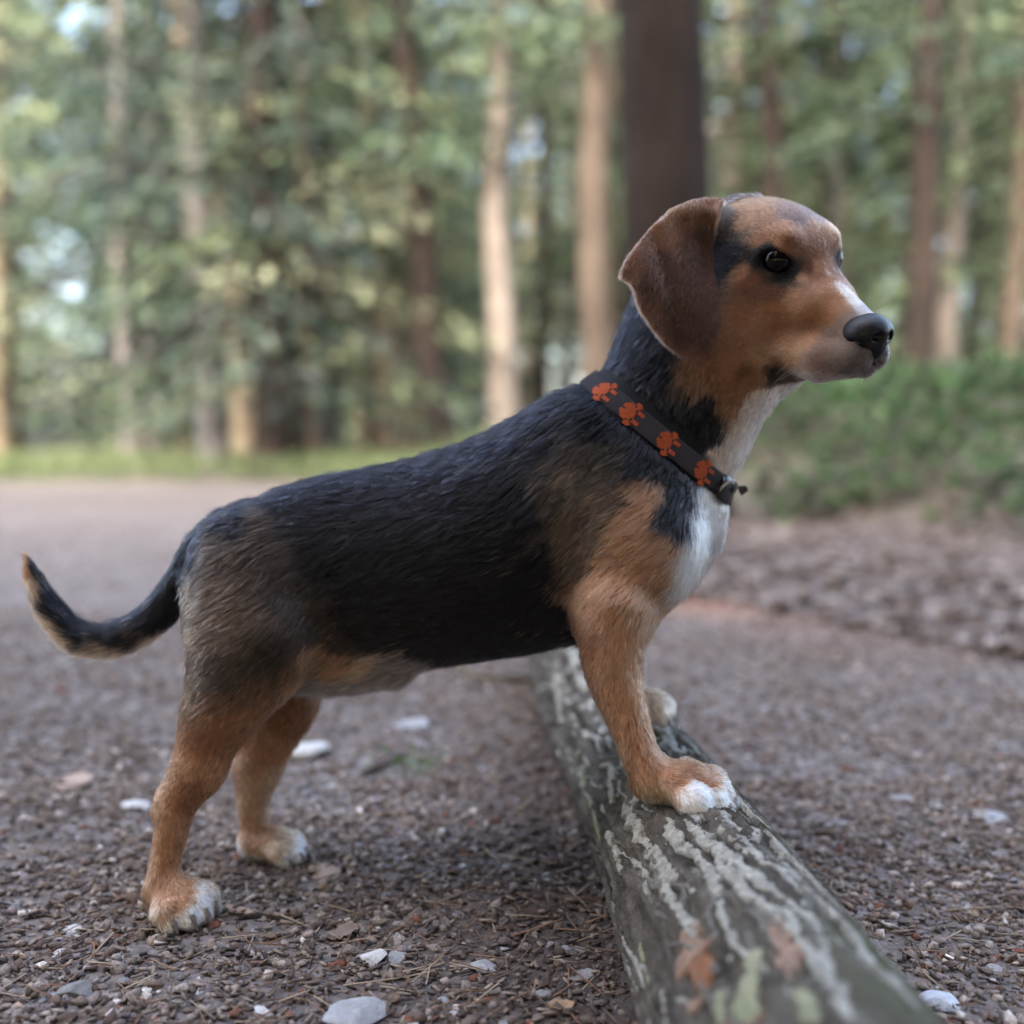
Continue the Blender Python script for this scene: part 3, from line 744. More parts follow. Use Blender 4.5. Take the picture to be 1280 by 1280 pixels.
sep = m.n('SeparateColor', {'Color': m.attr('tint')})
v1 = m.n('TexVoronoi', {'Vector': o_, 'Scale': 95.0}); v2 = m.n('TexVoronoi', {'Vector': o_, 'Scale': 34.0}); n1 = m.noise(3.0, 5, .65, o_); n2 = m.noise(45, 5, .7, o_); n0 = m.noise(.7, 4, .6, o_)
ch = m.n('SeparateColor', {'Color': v2.outputs['Color']}).outputs[0]
c = m.ramp(n2, [(.28, (.05, .042, .037)), (.48, (.118, .10, .091)), (.66, (.21, .185, .172)), (.82, (.33, .30, .285))])
c = m.mix(m.ramp(m.n('SeparateColor', {'Color': v1.outputs['Color']}).outputs[0], [(.5, (0, 0, 0)), (.55, (.5, .5, .5)), (.9, (.85, .85, .85))], 'CONSTANT'), c, (.21, .185, .175))
c = m.mix(m.math('MULTIPLY', m.ramp(ch, [(.90, (0, 0, 0)), (.93, (1, 1, 1))]), m.ramp(v2.outputs['Distance'], [(.25, (1, 1, 1)), (.45, (0, 0, 0))])), c, (.36, .34, .33))
c = m.mix(m.ramp(n1, [(.35, (.0, .0, .0)), (.7, (.55, .55, .55))]), c, (.13, .10, .088))
c = m.mix(m.ramp(n0, [(.4, (0, 0, 0)), (.65, (.45, .45, .45))]), c, (.20, .18, .17))
c = m.mix(m.math('MULTIPLY', sep.outputs[0], .95), c, (.33, .165, .105))
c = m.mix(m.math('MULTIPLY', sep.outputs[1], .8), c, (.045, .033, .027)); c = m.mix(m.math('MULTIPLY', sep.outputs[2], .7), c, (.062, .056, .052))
hgt = m.math('ADD', m.math('MULTIPLY', m.math('SUBTRACT', 1.0, v1.outputs['Distance']), .6), m.math('MULTIPLY', n2, .9))
path_mat = m.bsdf(c, .92, .15, m.bump(hgt, 1.0, .008))
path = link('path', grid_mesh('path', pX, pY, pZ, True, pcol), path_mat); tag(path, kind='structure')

# ------------------------------------------------------------------ loose gravel (nobody could count it), finer and denser towards the camera
def ico():
    t = (1 + 5 ** .5) / 2
    v = np.array([(-1, t, 0), (1, t, 0), (-1, -t, 0), (1, -t, 0), (0, -1, t), (0, 1, t), (0, -1, -t), (0, 1, -t), (t, 0, -1), (t, 0, 1), (-t, 0, -1), (-t, 0, 1)], float)
    f = np.array([(0, 11, 5), (0, 5, 1), (0, 1, 7), (0, 7, 10), (0, 10, 11), (1, 5, 9), (5, 11, 4), (11, 10, 2), (10, 7, 6), (7, 1, 8), (3, 9, 4), (3, 4, 2), (3, 2, 6), (3, 6, 8), (3, 8, 9), (4, 9, 5), (2, 4, 11), (6, 2, 10), (8, 6, 7), (9, 8, 1)])
    return v / np.linalg.norm(v[0]), f
OV = np.array([(1, 0, 0), (0, 1, 0), (-1, 0, 0), (0, -1, 0), (0, 0, 1), (0, 0, -1)], float); OF = np.array([(0, 1, 4), (1, 2, 4), (2, 3, 4), (3, 0, 4), (1, 0, 5), (2, 1, 5), (3, 2, 5), (0, 3, 5)])
def rotm(n, tilt):
    a = R_.uniform(0, 2 * np.pi, n); b = R_.normal(0, tilt, n); c_ = R_.normal(0, tilt, n)
    ca, sa, cb, sb, cc, sc = np.cos(a), np.sin(a), np.cos(b), np.sin(b), np.cos(c_), np.sin(c_)
    o = np.ones(n); z = np.zeros(n)
    A = np.stack([ca, -sa, z, sa, ca, z, z, z, o], 1).reshape(n, 3, 3); B = np.stack([o, z, z, z, cb, -sb, z, sb, cb], 1).reshape(n, 3, 3); C_ = np.stack([cc, z, sc, z, o, z, -sc, z, cc], 1).reshape(n, 3, 3)
    return A @ B @ C_
def scatter(shape, P, size, flat, tilt, jit, col, elong=(.75, 1.5)):
    v, f = shape; n = len(P)
    V = np.repeat(v[None], n, 0) * (1 + R_.normal(0, jit, (n, len(v), 1)))
    sc_ = np.stack([size * R_.uniform(*elong, n), size * R_.uniform(.7, 1.0, n), size * flat], 1)
    V = V * sc_[:, None]
    V = np.einsum('nij,nkj->nki', rotm(n, tilt), V) + P[:, None]
    Fc = f[None] + (np.arange(n) * len(v))[:, None, None]
    return V.reshape(-1, 3), Fc.reshape(-1, f.shape[1]), np.repeat(col, len(v), 0)
def near_pts(n, Y0, Y1, pw=2.0, wide=.66):
    u = R_.random(n); Y = (Y0 ** (2 - pw) + u * (Y1 ** (2 - pw) - Y0 ** (2 - pw))) ** (1 / (2 - pw)) if pw != 2 else Y0 * (Y1 / Y0) ** u
    x = R_.uniform(-wide, wide, n) * Y; return x, Y
STONE_C = np.array([(.20, .18, .17), (.14, .118, .105), (.10, .078, .066), (.27, .25, .24), (.17, .135, .115), (.07, .052, .043), (.33, .31, .30), (.19, .17, .19), (.16, .07, .045), (.55, .54, .54), (.30, .24, .20)])
STONE_P = np.array([.22, .17, .13, .14, .10, .09, .07, .05, .016, .022, .03]); STONE_P = STONE_P / STONE_P.sum()
def stone_cols(n): return STONE_C[R_.choice(len(STONE_C), n, p=STONE_P)] * R_.uniform(.75, 1.25, (n, 1))
m = Mat('gravel_stone'); o_ = m.obj(); nn = m.noise(420, 4, .7, o_)
gravel_mat = m.bsdf(m.mix(m.ramp(nn, [(.35, (.55, .55, .55)), (.62, (0, 0, 0))]), m.attr('tint'), (.055, .042, .036)), .88, .2, m.bump(nn, .5, .002))
parts_v, parts_f, parts_c, off = [], [], [], 0
for n, Y0, Y1, pw, s0, s1, shp in ((50000, .50, 1.15, 1.0, .0012, .0056, ico()), (32000, 1.1, 2.3, 1.2, .0020, .0068, (OV, OF)), (15000, 2.2, 5.5, 1.6, .003, .010, (OV, OF))):
    x, Y = near_pts(n, Y0, Y1, pw); keep = x < path_edge(Y) + .1
    dens = noise(np.stack([x * 9, Y * 9, 0 * x], 1), 30); keep &= R_.random(n) < .58 + .6 * dens
    soil = np.exp(-((x - .03) / .075) ** 2) * sstep(1.5, 1.0, Y); keep &= R_.random(n) > soil * .5
    x, Y = x[keep], Y[keep]; k = len(x)
    sz = s0 * (s1 / s0) ** (R_.random(k) ** 1.7)
    z = terrain(x, Y) + sz * .35 + R_.random(k) ** 2 * .0025
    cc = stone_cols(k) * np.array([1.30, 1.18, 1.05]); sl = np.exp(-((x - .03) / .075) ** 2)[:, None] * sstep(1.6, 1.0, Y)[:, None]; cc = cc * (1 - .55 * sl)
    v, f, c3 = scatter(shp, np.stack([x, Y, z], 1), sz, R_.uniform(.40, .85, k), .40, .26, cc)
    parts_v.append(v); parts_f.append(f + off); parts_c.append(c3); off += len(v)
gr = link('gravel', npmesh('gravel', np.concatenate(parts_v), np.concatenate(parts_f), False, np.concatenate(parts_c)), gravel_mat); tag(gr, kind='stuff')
# crumbs of bark, broken needles
BX = (np.array([(a, b, c) for a in (-1, 1) for b in (-1, 1) for c in (-1, 1)], float), np.array([(0, 1, 3, 2), (4, 6, 7, 5), (0, 4, 5, 1), (2, 3, 7, 6), (0, 2, 6, 4), (1, 5, 7, 3)]))
def litter(n, Y0, Y1, pw, ln, wd, cols, cond=None, hi=.004):
    x, Y = near_pts(n, Y0, Y1, pw)
    if cond is not None: k = cond(x, Y); x, Y = x[k], Y[k]
    k = len(x); V, f = BX; L = R_.uniform(*ln, k); Wd = R_.uniform(*wd, k)
    Vv = np.repeat(V[None], k, 0) * np.stack([L / 2, Wd / 2, Wd * .3], 1)[:, None]
    Vv[:, :, 1] += (Vv[:, :, 0] / L[:, None]) ** 2 * L[:, None] * R_.normal(0, .25, k)[:, None]
    P = np.stack([x, Y, terrain(x, Y) + .002 + R_.random(k) * hi], 1)
    Vv = np.einsum('nij,nkj->nki', rotm(k, .13), Vv) + P[:, None]
    Fc = (f[None] + (np.arange(k) * 8)[:, None, None]).reshape(-1, 4)
    cl = np.array(cols)[R_.integers(0, len(cols), k)] * R_.uniform(.7, 1.3, (k, 1))
    return Vv.reshape(-1, 3), Fc, np.repeat(cl, 8, 0)
BRN = [(.10, .068, .052), (.075, .055, .046), (.16, .12, .095), (.05, .04, .036), (.21, .165, .13)]
lv = [litter(22000, .5, 2.2, 1.0, (.003, .011), (.0009, .003), BRN), litter(4800, .5, 2.4, 1.1, (.015, .045), (.0007, .0011), [(.17, .10, .065), (.11, .075, .055), (.27, .21, .15)], hi=.007),
      litter(6000, 1.5, 5.2, 1.4, (.015, .05), (.006, .028), [(.20, .165, .15), (.13, .10, .088), (.27, .235, .22), (.09, .065, .05)], lambda x, Y: (x > path_edge(Y) - .03) & (Y < bank_front(x) + .8), .02)]
o1 = 0; vv, ff, cc = [], [], []
for v, f, c3 in lv: vv.append(v); ff.append(f + o1); cc.append(c3); o1 += len(v)
lt = link('needle_litter', npmesh('needle_litter', np.concatenate(vv), np.concatenate(ff), False, np.concatenate(cc)), None)
m = Mat('dry_litter'); lt.data.materials.append(m.bsdf(m.attr('tint'), .85, .2)); tag(lt, kind='stuff')

# ------------------------------------------------------------------ leaves: many small blades
def leaf_mat(name, trans=.35):
    m = Mat(name); a = m.attr('tint')
    d = m.n('BsdfPrincipled', {'Base Color': a, 'Roughness': .55, 'Specular IOR Level': .35}); t = m.n('BsdfTranslucent', {'Color': a})
    x = m.n('MixShader', {'Fac': trans}); m.t.links.new(d.outputs[0], x.inputs[1]); m.t.links.new(t.outputs[0], x.inputs[2]); m.t.links.new(x.outputs[0], m.out.inputs[0]); return m.m
LEAF = leaf_mat('leaf')
def blades(P, D, Nrm, L, Wd, col):
    """rhombic blades from P along D, width across"""
    D = D / np.linalg.norm(D, axis=1, keepdims=True); S_ = np.cross(D, Nrm); S_ /= np.maximum(np.linalg.norm(S_, axis=1, keepdims=True), 1e-6)
    L, Wd = L[:, None], Wd[:, None]
    v = np.stack([P, P + D * L * .5 + S_ * Wd / 2, P + D * L, P + D * L * .5 - S_ * Wd / 2], 1)
    return v.reshape(-1, 3), np.arange(len(P) * 4).reshape(-1, 4), np.repeat(col, 4, 0)
def rdir(n):
    v = R_.normal(0, 1, (n, 3)); return v / np.linalg.norm(v, axis=1, keepdims=True)

def tube(P, rads, n=10):
    P = np.asarray(P, float); V = []
    for i, (p, r) in enumerate(zip(P, rads)):
        d = P[min(i + 1, len(P) - 1)] - P[max(i - 1, 0)]; d /= np.linalg.norm(d)
        a = np.cross(d, [.13, 1, .07]); a /= np.linalg.norm(a); b = np.cross(d, a)
        th = np.arange(n) * 2 * np.pi / n; V.append(p + r * (np.cos(th)[:, None] * a + np.sin(th)[:, None] * b))
    V = np.concatenate(V); i = np.arange(n); j = (i + 1) % n
    Fq = np.concatenate([np.stack([k * n + i, k * n + j, (k + 1) * n + j, (k + 1) * n + i], 1) for k in range(len(P) - 1)])
    return V, Fq
def bark_mat(name, c1, c2, c3, sc=1.0):
    m = Mat(name); o_ = m.obj(); mp = m.n('Mapping', {'Vector': o_, 'Scale': (9 * sc, 9 * sc, 1.6 * sc)}); v = m.n('TexVoronoi', {'Vector': mp.outputs[0], 'Scale': 2.2}); n1 = m.noise(5 * sc, 6, .7, mp.outputs[0]); n2 = m.noise(1.3, 3, .5, o_)
    c = m.ramp(n1, [(.3, c1), (.55, c2), (.75, c3)]); c = m.mix(m.ramp(n2, [(.4, (0, 0, 0)), (.65, (.6, .6, .6))]), c, c3)
    return m.bsdf(c, .9, .15, m.bump(m.math('ADD', v.outputs['Distance'], n1), .9, .03))
BK_DARK = bark_mat('bark_dark', (.008, .006, .005), (.017, .0125, .0105), (.034, .024, .020))
BK_BROWN = bark_mat('bark_brown', (.022, .017, .014), (.055, .042, .033), (.105, .082, .064))
BK_TAN = bark_mat('bark_tan', (.10, .078, .055), (.185, .148, .105), (.27, .22, .165))
BK_PALE = bark_mat('bark_pale', (.07, .058, .050), (.15, .128, .113), (.27, .235, .21))
BK_GREY = bark_mat('bark_grey', (.035, .034, .036), (.085, .08, .08), (.17, .155, .15))

def crown_mesh(name, seed, z0, z1, rad, nb, nl, cols, droop=.5, shape='spruce'):
    """limbs with many leaf sprays hung along them"""
    rg = np.random.default_rng(seed); vv, ff, cc, off = [], [], [], 0
    lim_v, lim_f, lo = [], [], 0
    for b in range(nb):
        z = z0 + (z1 - z0) * (b + rg.random()) / nb; a = rg.uniform(0, 2 * np.pi); t = (z - z0) / (z1 - z0)
        L = rad * (rg.uniform(.55, 1.1)) * ((1 - .75 * t) if shape == 'spruce' else (.55 + .75 * np.sin(np.pi * min(1, t * .9 + .12))))
        s = np.linspace(0, 1, 6); hd = np.array([np.cos(a), np.sin(a), 0])
        zz = z + L * (.18 * s - droop * s ** 1.7) + (.0 if shape == 'spruce' else .35 * L * s)
        Pb = hd[None] * (L * s)[:, None] + np.stack([0 * s, 0 * s, zz], 1) + rg.normal(0, .03, (6, 3)) * s[:, None]
        v, f = tube(Pb, .022 * (1 - .85 * s) * (L / 2 + .3), 4); lim_v.append(v); lim_f.append(f + lo); lo += len(v)
        k = int(nl * L / rad); u = rg.random(k) ** .7 * 5; i = np.minimum(u.astype(int), 4); fr = (u - i)[:, None]
        base = Pb[i] * (1 - fr) + Pb[i + 1] * fr; sp = L * .32 * (1 - .55 * (u / 5))[:, None]
        side = np.cross(hd, [0, 0, 1.]); w = rg.uniform(-1, 1, (k, 1))
        q = base + side * w * sp + rg.normal(0, .07, (k, 3)) + np.array([0, 0, -1.0]) * np.abs(w) * sp * .45 * (droop * 1.5)
        d = hd * .7 + side * np.sign(w) * .6 + np.array([0, 0, -.55 * droop * 2]) + rg.normal(0, .35, (k, 3))
        tone = np.array(cols)[rg.integers(0, len(cols))] * rg.uniform(.75, 1.3); cl = tone * rg.uniform(.65, 1.4, (k, 1)) * np.where(rg.random((k, 1)) < .1, 1.5, 1)
        nrm = rg.normal(0, 1, (k, 3)) + np.array([0, 0, 1.2])
        v, f, c3 = blades(q, d, nrm, rg.uniform(.10, .24, k), rg.uniform(.035, .075, k), cl)
        vv.append(v); ff.append(f + off); cc.append(c3); off += len(v)
    n1 = off; V = np.concatenate(vv + lim_v); Fq = [np.concatenate(ff), np.concatenate(lim_f) + n1]
    me = npmesh(name, V, Fq, False, np.concatenate([np.concatenate(cc), np.full((lo, 3), .08)]))
    me.materials.append(LEAF); me.materials.append(BK_DARK)
    mi = np.zeros(len(me.polygons), np.int32); mi[len(Fq[0]):] = 1; me.polygons.foreach_set('material_index', mi)
    return me
DK = [(.017, .031, .025), (.024, .042, .031), (.034, .055, .037), (.013, .024, .021)]
MD = [(.050, .080, .042), (.068, .100, .050), (.040, .064, .038), (.090, .118, .062)]
LT = [(.115, .15, .082), (.15, .175, .10), (.085, .115, .066), (.18, .20, .13)]
CR = {'dark': crown_mesh('crown_dark', 11, 1.1, 13, 3.0, 92, 120, DK, .55), 'dark2': crown_mesh('crown_dark_two', 12, 2.0, 15, 3.2, 92, 115, DK + MD[:2], .5),
      'mid': crown_mesh('crown_mid', 13, 1.6, 13, 2.7, 88, 110, MD, .42), 'mid2': crown_mesh('crown_mid_two', 14, 2.6, 14, 2.9, 84, 110, MD + LT[:1], .35, 'broad'),
      'light': crown_mesh('crown_light', 15, 1.2, 11, 2.6, 84, 110, LT, .5), 'light2': crown_mesh('crown_light_two', 16, 2.2, 13, 3.0, 84, 110, LT + MD[:2], .3, 'broad'),
      'high': crown_mesh('crown_high', 17, 3.4, 17, 2.6, 84, 100, MD + DK + LT[:1], .45)}
def trunk_mesh(h, r, lean, seed):
    rg = np.random.default_rng(seed); z = np.concatenate([[-.4, -.05, .12, .35, .8], np.linspace(1.5, h, 12)]); n = 18
    th = np.arange(n) * 2 * np.pi / n; V = []
    for q in z:
        rr = r * (1 - .72 * max(q, 0) / h) * (1 + .55 * math.exp(-max(q, 0) / .16)); ph = rg.uniform(0, 6.28)
        fl = 1 + .05 * np.sin(3 * th + ph) + .03 * np.sin(7 * th + ph * 2) + .22 * math.exp(-max(q, 0) / .2) * np.maximum(0, np.sin(4 * th + 1.0 + seed)) * .6
        wx, wy = .05 * math.sin(q * .9 + seed) + .03 * math.sin(q * 2.3 + 2 * seed), .05 * math.cos(q * .8 + seed)
        V.append(np.stack([wx * min(q, 1) + lean[0] * q + rr * fl * np.cos(th), lean[1] * q + rr * fl * np.sin(th), 0 * th + q], 1))
    V = np.concatenate(V); i = np.arange(n); j = (i + 1) % n
    Fq = np.concatenate([np.stack([k * n + i, k * n + j, (k + 1) * n + j, (k + 1) * n + i], 1) for k in range(len(z) - 1)])
    return npmesh('trunk', V, Fq, True)
NTREE = [0]
def tree(name, label, x, Y, r, h, bark, crown, lean=(0, 0), group='trees of the forest behind the path', scale=1.0, trunk=None):
    NTREE[0] += 1; z = float(terrain(np.array([x]), np.array([Y]))[0]) - .02
    t = empty(name, (x, Y, z), label=label, cat='tree', group=group)
    me = trunk if trunk is not None else trunk_mesh(h, r, lean, NTREE[0])
    tr = bpy.data.objects.new('trunk', me); COL.objects.link(tr); tr.parent = t
    if len(me.materials) == 0: me.materials.append(bark)
    if crown:
        c = bpy.data.objects.new('crown', CR[crown]); COL.objects.link(c); c.parent = t; c.rotation_euler = (0, 0, R_.uniform(0, 6.28)); c.scale = (scale, scale, scale * R_.uniform(.92, 1.1))
        c.location = (lean[0] * 5, lean[1] * 5, 0)
    return t
def px_x(px, Y): return (px - 640) / FPX * Y
TREES = [  # name, label, px, Y, trunk radius, h, bark, crown, lean
 ('pine_tree', 'thick dark brown trunk close behind the head of the dog', 834, 5.2, .232, 16, BK_DARK, 'high', (-.022, .0)),
 ('pine_tree', 'pale pinkish sunlit trunk left of the thick dark trunk', 628, 13, .19, 17, BK_PALE, 'high', (-.006, 0)),
 ('pine_tree', 'mottled tan trunk between the pale pinkish trunk and the thick dark one', 748, 11.5, .18, 16, BK_BROWN, 'high', (-.012, .01)),
 ('spruce_tree', 'dark trunk leaning left at the top, just left of the pale pinkish trunk', 556, 12.5, .20, 16, BK_DARK, 'high', (-.10, 0)),
 ('spruce_tree', 'slim light brown trunk rising behind the back of the dog', 492, 15.5, .19, 16, BK_TAN, 'mid', (-.055, 0)),
 ('spruce_tree', 'tan trunk leaning left among dark drooping branches', 318, 14.5, .24, 17, BK_TAN, 'dark', (-.135, .0)),
 ('spruce_tree', 'stout dark trunk in front of the tan leaning one', 338, 12.2, .22, 15, BK_DARK, 'dark', (.0, .0)),
 ('spruce_tree', 'dark bluish trunk by the grass edge left of the stout dark trunk', 268, 12.6, .19, 15, BK_GREY, 'dark2', (-.03, .0)),
 ('spruce_tree', 'thin grey trunk right of the bright gap at the left', 168, 14.5, .15, 15, BK_GREY, 'dark', (-.02, 0)),
 ('spruce_tree', 'light green drooping spruce over the left end of the path', 392, 12.6, .10, 10, BK_BROWN, 'light', (-.03, 0)),
 ('larch_tree', 'pale green tree at the far left above the bright grass', 2, 16.5, .15, 13, BK_TAN, 'light', (0, 0)),
 ('spruce_tree', 'dark trunk with a pale side right of the thick dark trunk', 958, 14.5, .17, 16, BK_DARK, 'high', (-.005, 0)),
 ('larch_tree', 'yellowish pale trunk right of the dark trunk with a pale side', 1038, 19, .24, 16, BK_TAN, 'light2', (-.01, 0)),
 ('pine_tree', 'dark grey trunk standing behind the green bank at the right', 1142, 12, .17, 16, BK_DARK, 'high', (.028, 0)),
 ('larch_tree', 'creamy slender trunk just right of the thick dark trunk', 906, 18, .18, 16, BK_PALE, 'light2', (.0, 0)),
 ('larch_tree', 'pale bark trunk near the right edge behind the bank', 1182, 16.5, .17, 14, BK_PALE, 'mid2', (.01, 0)),
 ('spruce_tree', 'brown trunk at the right edge of the forest', 1262, 14.5, .16, 15, BK_BROWN, 'mid', (.0, 0)),
]
for nm, lb, px, Y, r, h, bk, cr, ln in TREES: tree(nm, lb, px_x(px, Y), Y, r, h, bk, cr, ln)
TM = [trunk_mesh(16, .17, (0, 0), 70 + k) for k in range(4)]
for me, bk in zip(TM, (BK_BROWN, BK_GREY, BK_TAN, BK_DARK)): me.materials.append(bk)
rg2 = np.random.default_rng(5)
kinds = ['dark', 'dark2', 'mid', 'mid2', 'light', 'light2', 'high']
KW = {'dark': 'dark drooping spruce', 'dark2': 'broad dark spruce', 'mid': 'mid green tree', 'mid2': 'round mid green tree', 'light': 'pale green drooping tree', 'light2': 'pale green round tree', 'high': 'tall bare-trunked tree'}
LMK = [(2, 'far left pale tree'), (168, 'thin grey trunk'), (300, 'tan leaning trunk'), (492, 'slim brown trunk'), (628, 'pale pinkish trunk'), (834, 'thick dark trunk'), (1038, 'yellowish trunk'), (1142, 'dark bank trunk'), (1262, 'brown edge trunk')]; SEEN = {}
KGRP = {'dark': 'dark spruces deeper in the forest', 'dark2': 'dark spruces deeper in the forest', 'mid': 'mid green trees deeper in the forest', 'mid2': 'mid green trees deeper in the forest', 'light': 'pale green trees deeper in the forest', 'light2': 'pale green trees deeper in the forest', 'high': 'bare-trunked tall trees deeper in the forest'}
for Y0, n in ((19, 13), (25, 14), (32, 15), (41, 15)):
    for i in range(n):
        px = -160 + (1600) * (i + rg2.uniform(.1, .9)) / n; Y = Y0 + rg2.uniform(-2.2, 2.2)
        left = px < 470
        if 28 < px < 128: continue                      # the bright gap towards the open land
        p = np.array([.34, .26, .13, .05, .12, .03, .07]) if left else np.array([.04, .06, .14, .16, .18, .20, .22])
        if px < 130 and px > 20: p = np.array([.05, 0, .1, 0, .55, .3, 0]);
        k = kinds[rg2.choice(7, p=p / p.sum())]
        a = max((q for q in LMK if q[0] <= px), default=None); b = min((q for q in LMK if q[0] > px), default=None)
        where = ('between ' + a[1] + ' and ' + b[1]) if a and b else ('right of ' + a[1]) if a else ('left of ' + b[1])
        if px < -10 or px > 1290: where = 'beyond the left edge' if px < 0 else 'beyond the right edge'
        lab = KW[k] + ' ' + {19: 'close behind', 25: 'further back', 32: 'far back', 41: 'farthest back'}[Y0] + ' ' + where
        SEEN.setdefault(lab, []).append((px, tree('forest_tree', lab, px_x(px, Y), Y, .17, 16, None, k, group=KGRP[k], scale=rg2.uniform(.9, 1.2), trunk=TM[rg2.integers(0, 4)])))
for lab, L in SEEN.items():
    if len(L) == 2 and 'edge' not in lab:
        for (px, t), w in zip(sorted(L, key=lambda q: q[0]), ('left', 'right')): t['label'] = w + ' ' + lab
# the wood beyond, one mass
n = 46000; th = rg2.uniform(-.72, .72, n); rr = rg2.uniform(50, 66, n); P = np.stack([np.sin(th) * rr, np.cos(th) * rr, rg2.random(n) ** .8 * 24], 1)
cl = np.array(DK + MD + LT)[np.clip((noise(P * .22, 40) * .5 + .5) * 12, 0, 11).astype(int)] * rg2.uniform(.7, 1.4, (n, 1))
fpx = 640 + FPX * P[:, 0] / P[:, 1]
keepf = (noise(P * np.array([.3, .3, .22]), 41) > -.05) & ((fpx < 20) | (fpx > 125) | (P[:, 2] > 11) | (rg2.random(n) < .12))
v, f, c3 = blades(P[keepf], rdir(n)[keepf] + np.array([0, 0, -.5]), rdir(n)[keepf], rg2.uniform(.7, 1.5, n)[keepf], rg2.uniform(.4, .8, n)[keepf], cl[keepf])
fw_ = link('far_wood', npmesh('far_wood', v, f, False, c3), LEAF); tag(fw_, kind='stuff')

# undergrowth on the bank and grass along the forest edge
def ground_leaves(n, xr, yr, cond, L, Wd, up, cols, hgt, seed):
    rg = np.random.default_rng(seed); x = rg.uniform(*xr, n); Y = rg.uniform(*yr, n); d = noise(np.stack([x * 1.6, Y * 1.6, 0 * x], 1), seed) + .5 * noise(np.stack([x * 5, Y * 5, 0 * x], 1), seed + 1)
    k = cond(x, Y, d); x, Y, d = x[k], Y[k], d[k]; n = len(x)
    z = terrain(x, Y) + rg.random(n) * hgt * (.45 + .55 * np.clip(d + .6, 0, 1.4))
    D = rg.normal(0, 1, (n, 3)); D[:, 2] = np.abs(D[:, 2]) * up + (up - .6) * 1.2
    cl = np.array(cols)[rg.integers(0, len(cols), n)] * rg.uniform(.65, 1.35, (n, 1))
    return blades(np.stack([x, Y, z], 1), D, rg.normal(0, .5, (n, 3)) + np.array([0, 0, 1.0 if up < 1 else .1]), rg.uniform(*L, n), rg.uniform(*Wd, n), cl)
GRN = [(.055, .105, .034), (.075, .14, .044), (.035, .062, .026), (.10, .165, .06), (.03, .05, .022), (.10, .09, .065)]
v, f, c3 = ground_leaves(52000, (-1.0, 9), (3.0, 11), lambda x, Y, d: (Y > bank_front(x) - .25 + .5 * np.clip(-d, 0, 1)) & (d > -.80 + .62 * sstep(2.2, .6, Y - bank_front(x))), (.05, .12), (.03, .065), .5, GRN, .26, 61)
ug = link('undergrowth', npmesh('undergrowth', v, f, False, c3), LEAF); tag(ug, kind='stuff')
GR2 = [(.075, .105, .042), (.095, .125, .055), (.06, .085, .036), (.15, .17, .085)]
v, f, c3 = ground_leaves(36000, (-13, 2.0), (9.0, 17), lambda x, Y, d: (Y > bank_front(x) + .25 * d) & (d > -.5), (.14, .34), (.012, .022), 1.6, GR2, .02, 63)
gs = link('grass', npmesh('grass', v, f, False, c3), LEAF); tag(gs, kind='stuff')
# unseen trees added behind the camera, dense-crowned to shade the path and the dog
CR['dense'] = crown_mesh('crown_dense', 21, 1.8, 15, 3.1, 150, 260, DK + MD, .5)
for row, (Y0, n, ph) in enumerate(((-3.6, 11, 0), (-6.4, 11, .5), (-9.6, 11, .2))):
    for i in range(n):
        x = (i - (n - 1) / 2 + ph) * 2.5 - 2.6 + rg2.uniform(-.5, .5); k = 'dense'
        tree('forest_tree', 'unseen tree added behind the camera to shade the path', x, Y0 + rg2.uniform(-.6, .6), .17, 16, None, k, group='unseen trees added behind the camera for shade', trunk=TM[rg2.integers(0, 4)])
# ================================================================== the log
LGY = np.array([.30, .42, .55, .70, .85, 1.0, 1.2, 1.4, 1.6, 1.7]); LGX = np.array([.156, .158, .157, .150, .141, .124, .102, .085, .072, .066])
LGR = np.array([.080, .080, .077, .072, .067, .064, .0585, .053, .048, .046]); LGZ = np.array([.044, .042, .040, .040, .046, .054, .058, .054, .050, .050])
def lsm(Y, v): return np.mean([np.interp(Y + o, LGY, v) for o in (-.09, -.045, 0, .045, .09)], 0)
def log_pt(Y, th, h=0.0):
    """point on the log: th measured from the top towards the right"""
    Y, th = np.broadcast_arrays(np.asarray(Y, float), np.asarray(th, float)); sh = Y.shape
    p = np.stack([np.sin(th) * .6, Y * 1.0, np.cos(th) * .6], -1).reshape(-1, 3)
    r = lsm(Y, LGR) * (1 + .035 * noise(p * np.array([2.5, 3.0, 2.5]), 101).reshape(sh) + .02 * np.cos(2 * th + .6) + .02 * np.cos(3 * th - .5))
    return np.stack([lsm(Y, LGX) + (r + h) * np.sin(th), Y, lsm(Y, LGZ) + (r + h) * np.cos(th)], -1)
def furrow(Y, th):
    sh = Y.shape; w = .06 * noise(np.stack([th * 2, Y * 5, 0 * Y], -1).reshape(-1, 3), 103).reshape(sh)
    a = np.stack([(th + w + Y * .9) * 6.5, Y * 7.5, 0 * Y], -1).reshape(-1, 3); b = np.stack([(th + w) * 16, Y * 38, 0 * Y + 4], -1).reshape(-1, 3); c = np.stack([th * 55, Y * 260, 0 * Y], -1).reshape(-1, 3)
    rid = 1 - np.abs(noise(a, 104)).reshape(sh) * 2.2
    return .0034 * np.clip(rid, -.6, 1) + .0026 * fbm(b, 105, 3).reshape(sh) + .0018 * fbm(c, 107, 2).reshape(sh)
lY, lT = np.meshgrid(np.concatenate([np.arange(.34, 1.05, .0020), np.arange(1.05, 1.68, .006)]), np.linspace(-np.pi, np.pi, 300), indexing='ij')
hF = furrow(lY, lT); LP_ = log_pt(lY, lT, hF)
